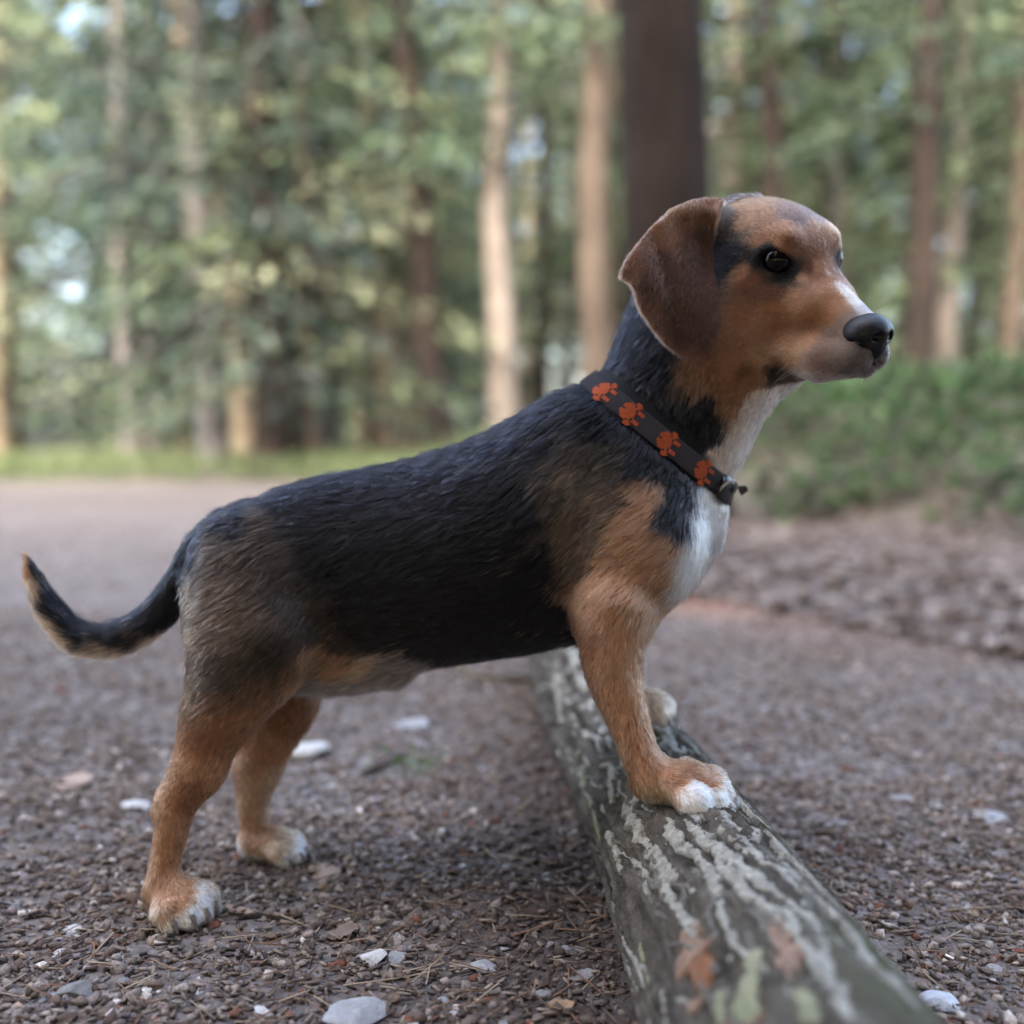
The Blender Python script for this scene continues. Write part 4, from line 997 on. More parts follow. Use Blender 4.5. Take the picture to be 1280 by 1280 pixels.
m = Mat('log_bark'); o_ = m.obj(); mp = m.n('Mapping', {'Vector': o_, 'Scale': (1, .35, 1)}); n1 = m.noise(60, 6, .75, mp.outputs[0]); n2 = m.noise(14, 5, .65, o_); n3 = m.noise(330, 4, .75, o_); n4 = m.noise(6, 3, .5, o_)
tc = m.n('SeparateColor', {'Color': m.attr('tint')})
c = m.ramp(n1, [(.28, (.014, .012, .010)), (.44, (.072, .060, .048)), (.60, (.16, .138, .113)), (.78, (.29, .26, .22))])
c = m.mix(m.ramp(tc.outputs[0], [(.15, (.75, .75, .75)), (.45, (0, 0, 0))]), c, (.012, .011, .009))
c = m.mix(m.ramp(n2, [(.52, (0, 0, 0)), (.66, (.55, .55, .55))]), c, (.105, .085, .068))
c = m.mix(m.math('MULTIPLY', m.ramp(n4, [(.42, (0, 0, 0)), (.62, (.8, .8, .8))]), tc.outputs[1]), c, (.11, .11, .065))
c = m.mix(m.ramp(n3, [(.66, (0, 0, 0)), (.72, (.55, .55, .55))]), c, (.25, .25, .21))
bark_log = m.bsdf(c, .9, .2, m.bump(m.math('ADD', m.math('MULTIPLY', n1, .8), m.math('MULTIPLY', n3, .5)), 1.0, .012))
tint = np.zeros((lY.size, 3)); tint[:, 0] = ((hF + .004) / .008).ravel().clip(0, 1); tint[:, 1] = (sstep(.75, .5, lY) * sstep(-.9, .2, lT) * .9 + .15 * sstep(1.2, .9, lY)).ravel()
r_, c_ = lY.shape; ii = (np.arange(r_ - 1)[:, None] * c_ + np.arange(c_ - 1)[None]).ravel()
cap0 = len(lY.ravel()); V = np.concatenate([LP_.reshape(-1, 3), [[lsm(np.array(.34), LGX), .335, .05]], [[lsm(np.array(1.68), LGX), 1.69, .05]]])
j = np.arange(c_ - 1); last = (r_ - 1) * c_
log = empty('log', (.14, .8, 0), label='fallen log with furrowed dark bark that the dog stands on', cat='log')
lo_ = link('bark', npmesh('bark', V, [np.stack([ii, ii + c_, ii + c_ + 1, ii + 1], 1), np.concatenate([np.stack([j, j + 1, np.full(c_ - 1, cap0)], 1), np.stack([last + j + 1, last + j, np.full(c_ - 1, cap0 + 1)], 1)])], True, np.concatenate([tint, np.zeros((2, 3)) + .3])), bark_log, log)
def ray_log(px, py):
    d = ray(px, py); d = d / d[1]; Y = np.arange(.36, 1.66, .0015); P = CPOS + d * Y[:, None]
    g = np.hypot(P[:, 0] - lsm(Y, LGX), P[:, 2] - lsm(Y, LGZ)) - lsm(Y, LGR); k = np.argmin(g) if not (g < 0).any() else np.argmax(g < 0)
    return Y[k], math.atan2(P[k, 0] - lsm(Y[k:k + 1], LGX)[0], P[k, 2] - lsm(Y[k:k + 1], LGZ)[0])
def cr(P, step):
    """resample a polyline smoothly"""
    P = np.asarray(P, float)
    if len(P) == 2: P = np.vstack([P[0], (P[0] + P[1]) / 2, P[1]])
    E = np.vstack([2 * P[0] - P[1], P, 2 * P[-1] - P[-2]]); out = []
    for i in range(1, len(E) - 2):
        n = max(2, int(np.linalg.norm((E[i + 1] - E[i])[:2]) / step))
        for t in np.arange(n) / n:
            a, b, c, d = E[i - 1:i + 3]; out.append(.5 * (2 * b + (c - a) * t + (2 * a - 5 * b + 4 * c - d) * t * t + (3 * b - a - 3 * c + d) * t ** 3))
    return np.array(out + [P[-1]])
def strip(name, poly, w, mat, hgt=.0030, seed=0, taper=.35, parent=None, jag=.55, raw=None):
    pts = [] if raw is None else raw
    for q in ([] if raw is not None else poly):
        Y, th = ray_log(q[0], q[1]); R0 = float(lsm(np.array(Y), LGR)); pts.append((Y, th * R0, (q[2] if len(q) > 2 else w) * Y / FPX / 2))
    C_ = cr(pts, .0014); n = len(C_); s = np.arange(n); d = np.gradient(C_[:, :2], axis=0); d /= np.maximum(np.linalg.norm(d, axis=1, keepdims=True), 1e-9); nr = np.stack([-d[:, 1], d[:, 0]], 1)
    t = s / (n - 1); env = np.clip(np.minimum(t, 1 - t) / .10 + .12, 0, 1) ** .6
    def jg(k): return 1 + jag * noise(np.stack([s * .16 + 40 * k + seed * 7, 0 * s + seed, 0 * s], 1), 110 + k) + jag * .8 * noise(np.stack([s * .55 + seed, 0 * s + k, 0 * s], 1), 113 + k)
    wob = .0012 * noise(np.stack([s * .12 + seed * 3, 0 * s, 0 * s], 1), 117)
    a, b = C_[:, 2] * env * jg(1), C_[:, 2] * env * jg(2)
    mid_ = lambda f, k: f * (1 + .10 * noise(np.stack([s * .4, 0 * s + k, 0 * s + seed], 1), 130))
    off = np.stack([-a - .0003, -a * .98, -a * mid_(.62, 1), -a * mid_(.3, 2), 0 * a, b * mid_(.3, 3), b * mid_(.62, 4), b * .98, b + .0003], 1); m_ = off.shape[1]
    hh = np.array([-.0040, .85, 1.0, .97, .95, .98, 1.0, .85, -.0040]); P2 = C_[:, None, :2] + nr[:, None] * (off + wob[:, None])[..., None]
    Yy = P2[..., 0]; R0 = lsm(Yy, LGR); th = P2[..., 1] / R0
    rel = .0007 * fbm(np.stack([Yy * 230, th * 30, 0 * th], -1).reshape(-1, 3), 120 + seed, 2).reshape(Yy.shape)
    h = np.where(hh[None] < 0, hh[None], .0012 + hgt * hh[None] * env[:, None] + rel)
    crack = noise(np.stack([s * .09 + seed * 11, 0 * s, 0 * s], 1), 123); h[:, 1:-1] -= (.0042 * sstep(.34, .42, crack))[:, None]
    V = log_pt(Yy, th, h).reshape(-1, 3); i = (np.arange(n - 1)[:, None] * m_ + np.arange(m_ - 1)[None]).ravel()
    return link(name, npmesh(name, V, np.stack([i, i + m_, i + m_ + 1, i + 1], 1), False), mat, parent)
def strip_mat(name, c1, c2, c3):
    m = Mat(name); o_ = m.obj(); n1 = m.noise(150, 5, .7, o_); n2 = m.noise(35, 4, .6, o_); n3 = m.noise(520, 3, .7, o_)
    c = m.ramp(n1, [(.3, c1), (.5, c2), (.72, c3)]); c = m.mix(m.ramp(n2, [(.45, (0, 0, 0)), (.7, (.55, .55, .55))]), c, c1); c = m.mix(m.ramp(n3, [(.60, (0, 0, 0)), (.68, (.7, .7, .7))]), c, tuple(x * .35 for x in c1))
    return m.bsdf(c, .9, .2, m.bump(m.math('ADD', n1, m.math('MULTIPLY', n3, .6)), .7, .003))
ST_GREY = strip_mat('bark_ridge_grey', (.13, .123, .102), (.26, .248, .21), (.40, .385, .335)); ST_GREEN = strip_mat('bark_ridge_lichen', (.12, .125, .075), (.21, .21, .13), (.29, .285, .19))
ST_WHITE = strip_mat('bark_ridge_white', (.22, .21, .18), (.36, .345, .30), (.48, .46, .41))
WOOD1 = strip_mat('bare_wood_orange', (.10, .042, .020), (.18, .080, .040), (.25, .13, .075)); WOOD2 = strip_mat('bare_wood_pink', (.12, .085, .060), (.21, .135, .095), (.30, .205, .15))
STR = [([(783, 1003), (799, 1040), (818, 1070), (850, 1104), (876, 1125, 8)], 17, 0), ([(826, 1024), (850, 1056), (882, 1086), (898, 1120), (908, 1163, 9)], 14, 0), ([(860, 1024), (876, 1051), (908, 1078), (945, 1109), (993, 1147, 7)], 17, 0),
       ([(898, 1019, 10), (913, 1051), (945, 1083), (983, 1109), (1004, 1147)], 16, 0), ([(1002, 1150), (1020, 1184), (1046, 1237), (1066, 1290)], 19, 0), ([(967, 1078, 8), (1004, 1120), (1052, 1163), (1089, 1216), (1131, 1253), (1156, 1290)], 11, 0),
       ([(967, 1046), (993, 1067), (1041, 1106)], 11, 0), ([(1099, 1173), (1113, 1200), (1118, 1232), (1140, 1268)], 14, 0), ([(828, 1099), (850, 1141), (887, 1168), (919, 1205)], 11, 0), ([(765, 958), (767, 1003)], 12, 0), ([(759, 1035), (775, 1078), (786, 1104)], 9, 0),
       ([(807, 1088), (812, 1120)], 7, 0), ([(940, 1036), (944, 1068)], 10, 0), ([(852, 920), (876, 950), (894, 975)], 14, 0), ([(823, 910), (846, 948)], 15, 0), ([(716, 812), (727, 849), (741, 881), (751, 907), (765, 936)], 11, 0), ([(722, 884), (745, 889)], 7, 0),
       ([(698, 822), (698, 870), (703, 907)], 8, 0), ([(718, 914), (754, 928)], 7, 0), ([(898, 1080), (929, 1120), (961, 1147), (1004, 1186), (1027, 1236)], 15, 0), ([(977, 1147), (1009, 1194), (1043, 1250)], 13, 0), ([(900, 1222), (902, 1290)], 15, 1),
       ([(945, 1195), (940, 1284)], 30, 1), ([(1003, 1246), (1022, 1290)], 20, 1), ([(853, 1148), (870, 1178)], 8, 0), ([(1046, 1255), (1070, 1290)], 13, 0), ([(742, 1010), (752, 1052)], 7, 1), ([(875, 1000), (868, 1012)], 8, 0), ([(1035, 1105), (1075, 1146), (1105, 1180)], 7, 0), ([(800, 1180), (812, 1230), (822, 1280)], 7, 1),
       ([(722, 940), (732, 985), (742, 1010)], 10, 1), ([(905, 985), (935, 1020), (965, 1046)], 8, 0), ([(930, 1095), (960, 1120), (985, 1128)], 8, 0), ([(780, 950), (788, 985)], 9, 0)]
strip('bare_wood', [(862, 1150, 30), (866, 1190, 58), (872, 1230, 62), (868, 1266, 36)], 50, WOOD2, .0006, 60, parent=log); strip('bare_wood', [(868, 1172, 22), (874, 1205, 36), (882, 1240, 28)], 30, WOOD1, .0014, 61, parent=log)
strip('bare_wood', [(968, 1160, 20), (980, 1195, 46), (992, 1235, 26)], 40, WOOD2, .0010, 62, parent=log); strip('bare_wood', [(925, 1262, 40), (930, 1292, 60)], 46, WOOD2, .0008, 63, parent=log); strip('bare_wood', [(905, 1095, 12), (925, 1112, 14)], 13, WOOD2, .001, 64, parent=log)
for k, (p, w, t) in enumerate(STR): strip('bark_ridge', p, w, (ST_GREY, ST_GREEN, ST_WHITE)[t], .0019, k, parent=log)

ST_BARK = strip_mat('bark_ridge_brown', (.045, .041, .034), (.115, .105, .088), (.20, .185, .155)); rb = np.random.default_rng(77)
for k in range(225):
    Y0 = rb.uniform(.40, 1.35); th0 = rb.uniform(-1.75, 1.2); L = rb.uniform(.035, .13); R0 = float(lsm(np.array(Y0), LGR)); sl = rb.uniform(-.35, .05); w = rb.uniform(.0016, .0046)
    raw = [(Y0 + t * L, th0 * R0 + t * L * sl + .004 * math.sin(t * 5 + k), w / 2 * (1 + .5 * math.sin(t * 9 + k))) for t in (0, .33, .66, 1)]
    strip('bark_ridge', None, w, ST_BARK if k % 4 else ST_GREY, rb.uniform(.0010, .0024), 200 + k, parent=log, raw=raw)

# ================================================================== collar
BVH2 = BVHTree.FromPolygons(SKV.tolist(), DF.tolist())
def strap_radius(n=128):
    ph = np.arange(n) * 2 * np.pi / n; rr = np.zeros((n, 3))
    for i, p in enumerate(ph):
        d = cx_ * math.cos(p) + cy_ * math.sin(p)
        for q, o in enumerate((-.5, 0, .5)):
            c = COLC + cn_ * o * COLW; h = BVH2.ray_cast(Vector(c + d * .15), Vector(-d), .15)
            rr[i, q] = (np.array(h[0]) - c) @ d if h[0] is not None else np.nan
    for q in range(3):
        ok = ~np.isnan(rr[:, q]) & (np.nan_to_num(rr[:, q]) > .02); rr[:, q] = np.interp(ph, ph[ok], rr[ok, q], period=2 * np.pi)
        for _ in range(4): rr[:, q] = (np.roll(rr[:, q], 1) + rr[:, q] * 2 + np.roll(rr[:, q], -1)) / 4
    return ph, np.maximum(rr[:, 1], (rr[:, 0] + rr[:, 2]) / 2), np.clip(rr[:, 2] - rr[:, 0], -.010, .010)
SPH, SRR, SSL = strap_radius()
SX = np.stack([(SRR + .0012) * np.cos(SPH), (SRR + .0012) * np.sin(SPH)], 1)      # strap line in its plane
seg = np.linalg.norm(np.roll(SX, -1, 0) - SX, axis=1); SLEN = np.concatenate([[0], np.cumsum(seg)]); SXc = np.vstack([SX, SX[:1]])
def strap_pt(s, v, h=0.0):
    """s along the strap (m), v across, h outwards"""
    s = np.mod(np.asarray(s, float), SLEN[-1]); x = np.interp(s, SLEN, SXc[:, 0]); y = np.interp(s, SLEN, SXc[:, 1])
    e = .002; dx = np.interp(np.mod(s + e, SLEN[-1]), SLEN, SXc[:, 0]) - np.interp(np.mod(s - e, SLEN[-1]), SLEN, SXc[:, 0]); dy = np.interp(np.mod(s + e, SLEN[-1]), SLEN, SXc[:, 1]) - np.interp(np.mod(s - e, SLEN[-1]), SLEN, SXc[:, 1])
    L = np.hypot(dx, dy); nx, ny = dy / L, -dx / L
    h = h + np.asarray(v) / COLW * np.interp(s, SLEN, np.append(SSL, SSL[0])) * .9
    return COLC + (x + nx * h)[..., None] * cx_ + (y + ny * h)[..., None] * cy_ + np.asarray(v)[..., None] * cn_
def px_of(P):
    q = P - CPOS; z = q @ FWD; return 640 + FPX * q[..., 0] / z, 640 - FPX * (q @ UPV) / z
tab = strap_pt(np.linspace(0, SLEN[-1], 800), np.zeros(800), .001); tpx, tpy = px_of(tab); near_ = tab[:, 1] < COLC[1] - .005
def s_at(px):
    i = np.nonzero(near_)[0]; return np.linspace(0, SLEN[-1], 800)[i[np.argmin(np.abs(tpx[i] - px))]]
collar = empty('collar', tuple(COLC), label='dark woven collar with orange paw prints round the neck of the dog', cat='dog collar')
ns = 260; ss = np.linspace(0, SLEN[-1], ns, endpoint=False); prof = [(-.5, 0), (-.5, .0011), (-.44, .0018), (-.2, .0019), (.2, .0019), (.44, .0018), (.5, .0011), (.5, 0)]
V = np.stack([strap_pt(ss, np.full(ns, v * COLW), np.full(ns, h)) for v, h in prof], 1); k = len(prof)
i = np.arange(ns); Fq = np.concatenate([np.stack([i * k + a, ((i + 1) % ns) * k + a, ((i + 1) % ns) * k + (a + 1) % k, i * k + (a + 1) % k], 1) for a in range(k)])
uvc = np.zeros((ns * k, 3)); uvc[:, 0] = np.repeat(ss, k) * 5; uvc[:, 1] = np.tile([v for v, _ in prof], ns) + .5
m = Mat('collar_webbing'); tt = m.n('SeparateColor', {'Color': m.attr('tint')}); wv = m.math('SINE', m.math('MULTIPLY', tt.outputs[0], 1150.0)); w2 = m.math('SINE', m.math('MULTIPLY', tt.outputs[1], 60.0))
hgt = m.math('ADD', m.math('MULTIPLY', wv, .5), m.math('MULTIPLY', w2, .3))
strap_mat = m.bsdf(m.mix(m.ramp(wv, [(.2, (0, 0, 0)), (.8, (1, 1, 1))]), (.020, .0175, .021), (.042, .036, .041)), .8, .25, m.bump(hgt, 1.0, .0012))
link('strap', npmesh('strap', V.reshape(-1, 3), Fq, False, uvc), strap_mat, collar)
print_mat = plain('orange_thread', (.38, .075, .024), .75, .2); print_mat2 = print_mat
sgn = 1 if px_of(strap_pt(s_at(800) + .01, np.zeros(()), 0.))[0] > px_of(strap_pt(s_at(800), np.zeros(()), 0.))[0] else -1
def paw_print(px):
    s0 = s_at(px); c = .0015; v_, f_ = [], []
    def ins(a, b):
        a, b = a / 1.42, b / 1.25
        if ((a + .0030) / .0044) ** 2 + (b / .0052) ** 2 < 1 and not (a < -.0052 and abs(b) < .0012): return True
        for u, w, r1, r2 in ((.0004, -.0062, .0019, .0016), (.0040, -.0029, .0023, .0017), (.0040, .0029, .0023, .0017), (.0004, .0062, .0019, .0016)):
            if ((a - u) / r1) ** 2 + ((b - w) / r2) ** 2 < 1: return True
        return False
    for ia in range(-9, 9):
        for ib in range(-7, 8):
            a, b = ia * c, ib * c
            if not ins(a, b): continue
            q = len(v_) * 1; h = .0023 + R_.uniform(-.0001, .0002)
            A = np.array([a - c * .43, a + c * .43, a + c * .43, a - c * .43]); B = np.array([b - c * .43, b - c * .43, b + c * .43, b + c * .43])
            top = strap_pt(s0 + sgn * A * 1.05, B * 1.05, np.full(4, h)); bot = strap_pt(s0 + sgn * A * 1.05, B * 1.05, np.full(4, .0015))
            v_ += list(top) + list(bot); f_ += [(q, q + 1, q + 2, q + 3), (q, q + 4, q + 5, q + 1), (q + 1, q + 5, q + 6, q + 2), (q + 2, q + 6, q + 7, q + 3), (q + 3, q + 7, q + 4, q)]
    o = link('paw_print', npmesh('paw_print', np.array(v_), np.array(f_)), print_mat, collar)
for px in (757, 791, 836, 880): paw_print(px)
blk = plain('black_plastic', (.012, .012, .013), .3, .5); steel = plain('pale_ring', (.33, .30, .27), .4, .5)
def rbox(name, s0, L, wv, h0, h1, mat, bulge=0.0):
    n = 14; a = np.linspace(-L / 2, L / 2, n); prof = [(-.5, h0), (-.5, h1 * .6), (-.36, h1), (.36, h1), (.5, h1 * .6), (.5, h0)]; V = []
    for q in a:
        t = 1 - (abs(q) / (L / 2)) ** 4 * .35
        V.append(np.stack([strap_pt(np.array(s0 + sgn * q), np.array(v * wv * t), np.array(h0 + (h - h0) * t)) for v, h in prof]))
    V = np.concatenate(V); k = len(prof); i = np.arange(n - 1)
    Fq = np.concatenate([np.stack([i * k + x, (i + 1) * k + x, (i + 1) * k + (x + 1) % k, i * k + (x + 1) % k], 1) for x in range(k)])
    caps = np.array([list(range(k))[::-1], [(n - 1) * k + x for x in range(k)]])
    return link(name, npmesh(name, V, [Fq, caps], False), mat, collar)
sb = s_at(906)
rbox('buckle', sb, .020, .0200, .0015, .0062, blk)
def ring(name, c, ax1, ax2, R1, R2, r, mat):
    n = 40; V = []
    for t in np.arange(n) * 2 * np.pi / n:
        p = c + ax1 * R1 * math.cos(t) + ax2 * R2 * math.sin(t); rad_ = ax1 * math.cos(t) + ax2 * math.sin(t); nn = np.cross(ax1, ax2)
        for u in np.arange(8) * np.pi / 4: V.append(p + rad_ * r * math.cos(u) + nn * r * math.sin(u))
    i = np.arange(n); Fq = np.concatenate([np.stack([i * 8 + a, ((i + 1) % n) * 8 + a, ((i + 1) % n) * 8 + (a + 1) % 8, i * 8 + (a + 1) % 8], 1) for a in range(8)])
    return link(name, npmesh(name, np.array(V), Fq, True), mat, collar)
cB = strap_pt(np.array(sb), np.array(0.), np.array(.0045)); e1 = strap_pt(np.array(sb + sgn * .01), np.array(0.), np.array(.0045)) - cB; e1 /= np.linalg.norm(e1)
ring('ring', cB + e1 * .0005 - cn_ * .001, e1, cn_, .0102, .0108, .0010, steel)
tp = at(929, 612, float(cB[1]) + .004)
bm = bmesh.new(); bmesh.ops.create_cone(bm, cap_ends=True, segments=7, radius1=.0042, radius2=.0026, depth=.006); me = bpy.data.meshes.new('strap_end'); bm.to_mesh(me); bm.free()
me.transform(Matrix.Rotation(1.2, 4, 'Y')); me.transform(Matrix.Translation(Vector(tp))); link('strap_end', me, blk, collar)

# ================================================================== loose stones, sticks, leaves
def stone_mesh(name, seed, flat, rough=.22, elong=1.3):
    bm = bmesh.new(); bmesh.ops.create_icosphere(bm, subdivisions=3, radius=1); rg = np.random.default_rng(seed)
    cut = [(rdir(1)[0], rg.uniform(.5, .85)) for _ in range(9)]
    v = np.array([p.co for p in bm.verts])
    for d, h in cut:
        t = v @ d; v = v - np.clip(t - h, 0, None)[:, None] * d
    v = v * (1 + rough * .25 * fbm(v * 1.8 + seed * 5, seed, 4)[:, None]); v *= np.array([elong, 1.0, flat])
    for p, c in zip(bm.verts, v): p.co = c
    me = bpy.data.meshes.new(name); bm.to_mesh(me); bm.free(); return me
def stone_mat(name, c1, c2, dirt=.5):
    m = Mat(name); o_ = m.obj(); n1 = m.noise(2.2, 6, .7, o_); n2 = m.noise(9, 4, .7, o_)
    c = m.ramp(n1, [(.3, c1), (.65, c2)]); c = m.mix(m.ramp(n2, [(.55, (0, 0, 0)), (.72, (dirt, dirt, dirt))]), c, (.09, .07, .058))
    return m.bsdf(c, .85, .25, m.bump(m.math('ADD', n1, m.math('MULTIPLY', n2, .5)), .5, .25))
SM = {'white': stone_mat('white_stone', (.50, .49, .47), (.68, .67, .66), .7), 'pale': stone_mat('pale_stone', (.27, .27, .275), (.42, .42, .43)), 'grey': stone_mat('grey_stone', (.17, .165, .165), (.30, .29, .285)), 'pink': stone_mat('pink_stone', (.32, .22, .17), (.46, .34, .27)),
      'blue': stone_mat('bluish_stone', (.42, .46, .52), (.56, .60, .66), .35), 'red': stone_mat('red_stone', (.16, .055, .03), (.24, .09, .055)), 'brown': stone_mat('brown_stone', (.12, .092, .078), (.20, .16, .14))}
def stone(px, py, wpx, flat, mat, label, group=None, seed=0, rot=0.0, sink=.35, mesh=None, elong=1.3, name='stone'):
    p = gnd(px, py); w = wpx * p[1] / FPX / 2; me = mesh or stone_mesh('stone', seed + 200, flat, .3, elong)
    zz = float(terrain(p[0:1], p[1:2])[0])
    o = bpy.data.objects.new(name, me); COL.objects.link(o); k = w / (elong * .8); o.scale = (k, k, k); o.location = (p[0], p[1], zz + flat * k * (1 - sink)); o.rotation_euler = (R_.normal(0, .12), R_.normal(0, .12), rot)
    if mesh is None: me.materials.append(SM[mat])
    tag(o, label, 'stone', group); return o
UST = [(465, 1206, 34, .75, 'white', 'small chunky white stone with brown stains in the gravel'), (500, 1200, 32, .35, 'pale', 'thin pale grey stone right beside the chunky white one'), (604, 1213, 34, .55, 'pale', 'striped pale grey stone lying halfway between the white stone and the log'),
       (452, 1275, 92, .30, 'pale', 'broad pale slab at the bottom edge of the picture'), (724, 1224, 40, .28, 'grey', 'flat triangular grey flake near the side of the log'), (718, 1192, 30, .40, 'grey', 'small dark-sided flake above the triangular one by the log'),
       (679, 1250, 24, .7, 'grey', 'small blocky grey stone left of the curled tan leaf'), (380, 948, 52, .55, 'white', 'white chalky stone behind the far hind leg'), (404, 1094, 42, .30, 'pink', 'flat pinkish flake right of the far hind paw'), (1172, 1262, 48, .55, 'blue', 'bluish white stone tucked against the right side of the log'),
       (92, 1164, 22, .45, 'white', 'white chip at the far left of the near hind paw'), (1234, 1027, 44, .25, 'pale', 'flat pale slab at the right beyond the log'), (1125, 1001, 28, .4, 'pale', 'whitish grey stone left of the flat pale slab'), (518, 911, 46, .22, 'pale', 'long flat pale stone under the belly of the dog'),
       (92, 980, 66, .2, 'pink', 'broad pinkish flat stone on the path at the left'), (172, 1012, 36, .4, 'white', 'pale stone left of the hock of the near hind leg'), (268, 1143, 24, .5, 'pale', 'pale stone touching the toes of the near hind paw'), (296, 1140, 30, .4, 'pink', 'rosy stone right of the near hind paw'),
       (96, 1245, 40, .55, 'grey', 'knobbly grey stone at the lower left'), (325, 1268, 22, .5, 'white', 'small white chip near the bottom left of the broad slab'), (1232, 1218, 12, .8, 'white', 'tiny round white pebble at the lower right'), (716, 840 + 205, 14, .5, 'white', 'small white chip beside the left side of the log')]
for k, (px, py, w, fl, mt, lb) in enumerate(UST): stone(px, py, w, fl, mt, lb, seed=k, rot=R_.uniform(-.6, .6))
GM = [stone_mesh('stone', 300 + k, .6, .3, 1.25) for k in range(6)]
for me, k in zip(GM, ('grey', 'pale', 'brown', 'grey', 'white', 'red')): me.materials.append(SM[k])
KN = ['grey', 'pale', 'brown', 'grey', 'white', 'reddish']
def zone(px, py, g):
    lx = float(np.interp(g[1], LGY, LGX))
    if g[0] > lx: return 'in the gravel right of the log, near the bottom' if py > 1130 else 'in the gravel right of the log, level with the paws' if py > 960 else 'on the path beyond the log'
    if py > 1170: return 'in the gravel below the near hind paw' if px < 330 else 'in the gravel along the bottom, left of the log'
    if py > 1040: return 'in the gravel left of the near hind leg' if px < 200 else 'in the gravel between the hind paws and the log'
    return 'on the path behind the tail and hind legs' if px < 300 else 'on the path beneath the belly of the dog'
for q in range(290):
    for _ in range(30):
        px, py = R_.uniform(-60, 1340), 1300 - 480 * R_.random() ** 1.3; g = gnd(px, py)
        lx = float(np.interp(g[1], LGY, LGX))
        if abs(g[0] - lx) > .105 and g[0] < path_edge(g[1]): break
    k = R_.choice(6, p=[.25, .22, .19, .14, .08, .12]); zn = zone(px, py, g)
    stone(px, py, R_.uniform(9, 19) * (py / 1280) ** .8, .6, None, 'small loose ' + KN[k] + ' stone ' + zn, KN[k] + ' stones ' + zn, mesh=GM[k], elong=1.25, rot=R_.uniform(0, 6.28), sink=.45)
# sticks
tw_mat = bark_mat('twig_bark', (.05, .035, .027), (.11, .085, .07), (.19, .155, .13), 14); st_mat = bark_mat('stick_pale', (.20, .165, .12), (.33, .28, .21), (.42, .37, .29), 8); dk_mat = bark_mat('stick_dark', (.03, .025, .022), (.065, .055, .048), (.12, .10, .09), 8)
def stick(pts, rp, mat, label, name='twig', cat='twig', lift=.5, group=None):
    P = []
    for a, b in pts:
        g = gnd(a, b); P.append(g)
    r0 = rp * P[0][1] / FPX; P = np.array(P); P = cr(P, .02 * P[0][1] / .8)
    P[:, 2] = terrain(P[:, 0], P[:, 1]) + r0 * (.55 + lift * np.abs(noise(P * 20, 77))); t = np.linspace(0, 1, len(P))
    v, f = tube(P, r0 * (1 - .45 * t) * (1 + .12 * noise(P * 90, 78)), 8); e = len(v)
    o = link(name, npmesh(name, v, [f, np.array([list(range(8))[::-1], list(range(e - 8, e))])], False), mat); return tag(o, label, cat, group)
stick([(296, 1152), (325, 1149), (352, 1153), (376, 1158)], 5, tw_mat, 'dark twig lying flat to the right of the near hind paw')
stick([(572, 842), (600, 852), (640, 855), (672, 850)], 8, st_mat, 'pale curved stick lying behind the dog and ending at the log', 'stick', 'stick')
stick([(880, 712), (925, 705), (985, 697)], 7, dk_mat, 'dark stick on the leaf mould beyond the chest of the dog', 'stick', 'stick')
stick([(455, 972), (480, 962), (505, 948)], 5, dk_mat, 'short dark twig beside the grass tuft behind the dog')
stick([(30, 1152), (55, 1147), (80, 1142)], 3.5, tw_mat, 'thin twig at the far left below the white chip')
stick([(655, 1220), (642, 1250), (628, 1280)], 4, tw_mat, 'dark twig pointing at the bottom edge left of the log'); stick([(690, 1225), (702, 1245), (715, 1262)], 2.6, tw_mat, 'thin twig bent above the curled tan leaf')
stick([(1128, 1238), (1160, 1256), (1200, 1262)], 3.5, tw_mat, 'thin brown twig just right of the log near the bluish stone'); stick([(408, 1135), (445, 1124), (475, 1105)], 1.8, st_mat, 'thin straw leaning up right of the pinkish flake', 'straw', 'straw')
stick([(180, 1220), (262, 1214), (300, 1216)], 1.6, st_mat, 'long thin straw below the near hind paw', 'straw', 'straw'); stick([(16, 1232), (50, 1215), (66, 1208)], 2.2, tw_mat, 'reddish brown needle twig at the lower left corner')
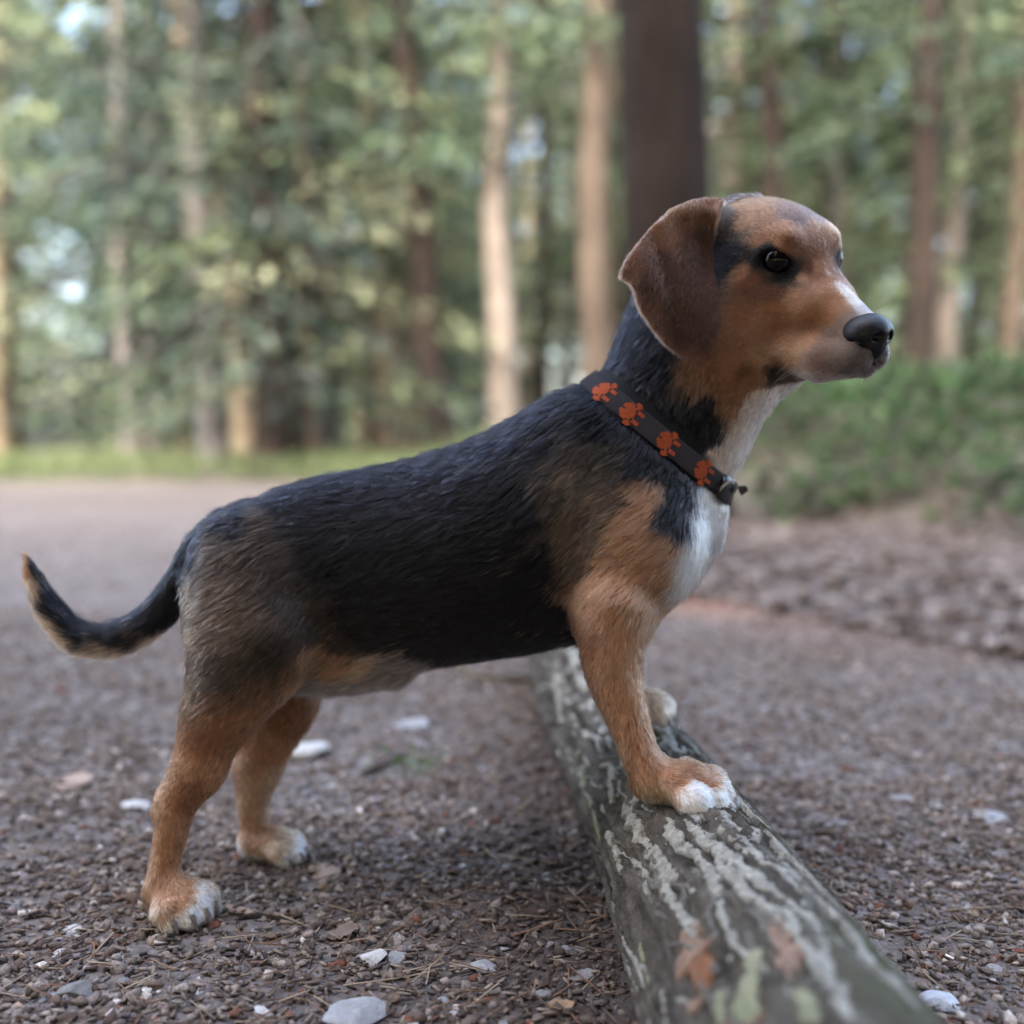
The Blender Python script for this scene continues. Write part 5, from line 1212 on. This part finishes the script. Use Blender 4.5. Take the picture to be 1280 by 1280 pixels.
# dry leaves
def dry_leaf(px, py, wpx, rot, col, label, seed):
    p = gnd(px, py); w = wpx * p[1] / FPX; rg = np.random.default_rng(seed); n, q = 11, 6; V = []
    for i in range(n):
        t = i / (n - 1); wd = .30 * math.sin(math.pi * min(t * .96 + .03, 1)) ** .7 * (1 + .22 * math.sin(t * 26 + seed))
        for j in range(q):
            u = j / (q - 1) * 2 - 1; V.append(((t - .5), u * wd, .10 * abs(u) ** 1.5 + .07 * math.sin(t * 5 + seed) + .05 * rg.random()))
    V = np.array(V) * w; i = (np.arange(n - 1)[:, None] * q + np.arange(q - 1)[None]).ravel(); me = npmesh('dry_leaf', V, np.stack([i, i + 1, i + q + 1, i + q], 1), True)
    m = Mat('dry_leaf'); nn = m.noise(180, 5, .6, m.obj()); me.materials.append(m.bsdf(m.mix(nn, tuple(c * .55 for c in col), col), .7, .25))
    o = bpy.data.objects.new('dry_leaf', me); COL.objects.link(o); o.location = (p[0], p[1], float(terrain(p[0:1], p[1:2])[0]) + .004); o.rotation_euler = (.15, -.1, rot); md = o.modifiers.new('t', 'SOLIDIFY'); md.thickness = .0005
    return tag(o, label, 'leaf')
dry_leaf(703, 1266, 34, .25, (.34, .23, .14), 'curled tan leaf lying by the left side of the log', 1); dry_leaf(430, 1175, 44, .2, (.20, .155, .13), 'crumpled grey brown leaf above the chunky white stone', 4); dry_leaf(395, 1093, 26, .9, (.40, .27, .19), 'broken pale leaf on top of the pinkish flake', 7)
dry_leaf(1216, 1148, 22, 1.2, (.36, .28, .19), 'small pale leaf scrap at the right on the gravel', 9)
# a tuft of grass
g = gnd(505, 965); n = 34; a = R_.uniform(0, 6.28, n); V, Fq, cc = blades(np.stack([g[0] + R_.normal(0, .022, n), g[1] + R_.normal(0, .02, n), np.full(n, .001)], 1), np.stack([np.cos(a) * .6, np.sin(a) * .6, np.full(n, .9)], 1), rdir(n), R_.uniform(.012, .034, n), R_.uniform(.0018, .003, n), np.array([(.10, .22, .05)] * n) * R_.uniform(.7, 1.3, (n, 1)))
tag(link('grass_tuft', npmesh('grass_tuft', V, Fq, False, cc), LEAF), kind='stuff')
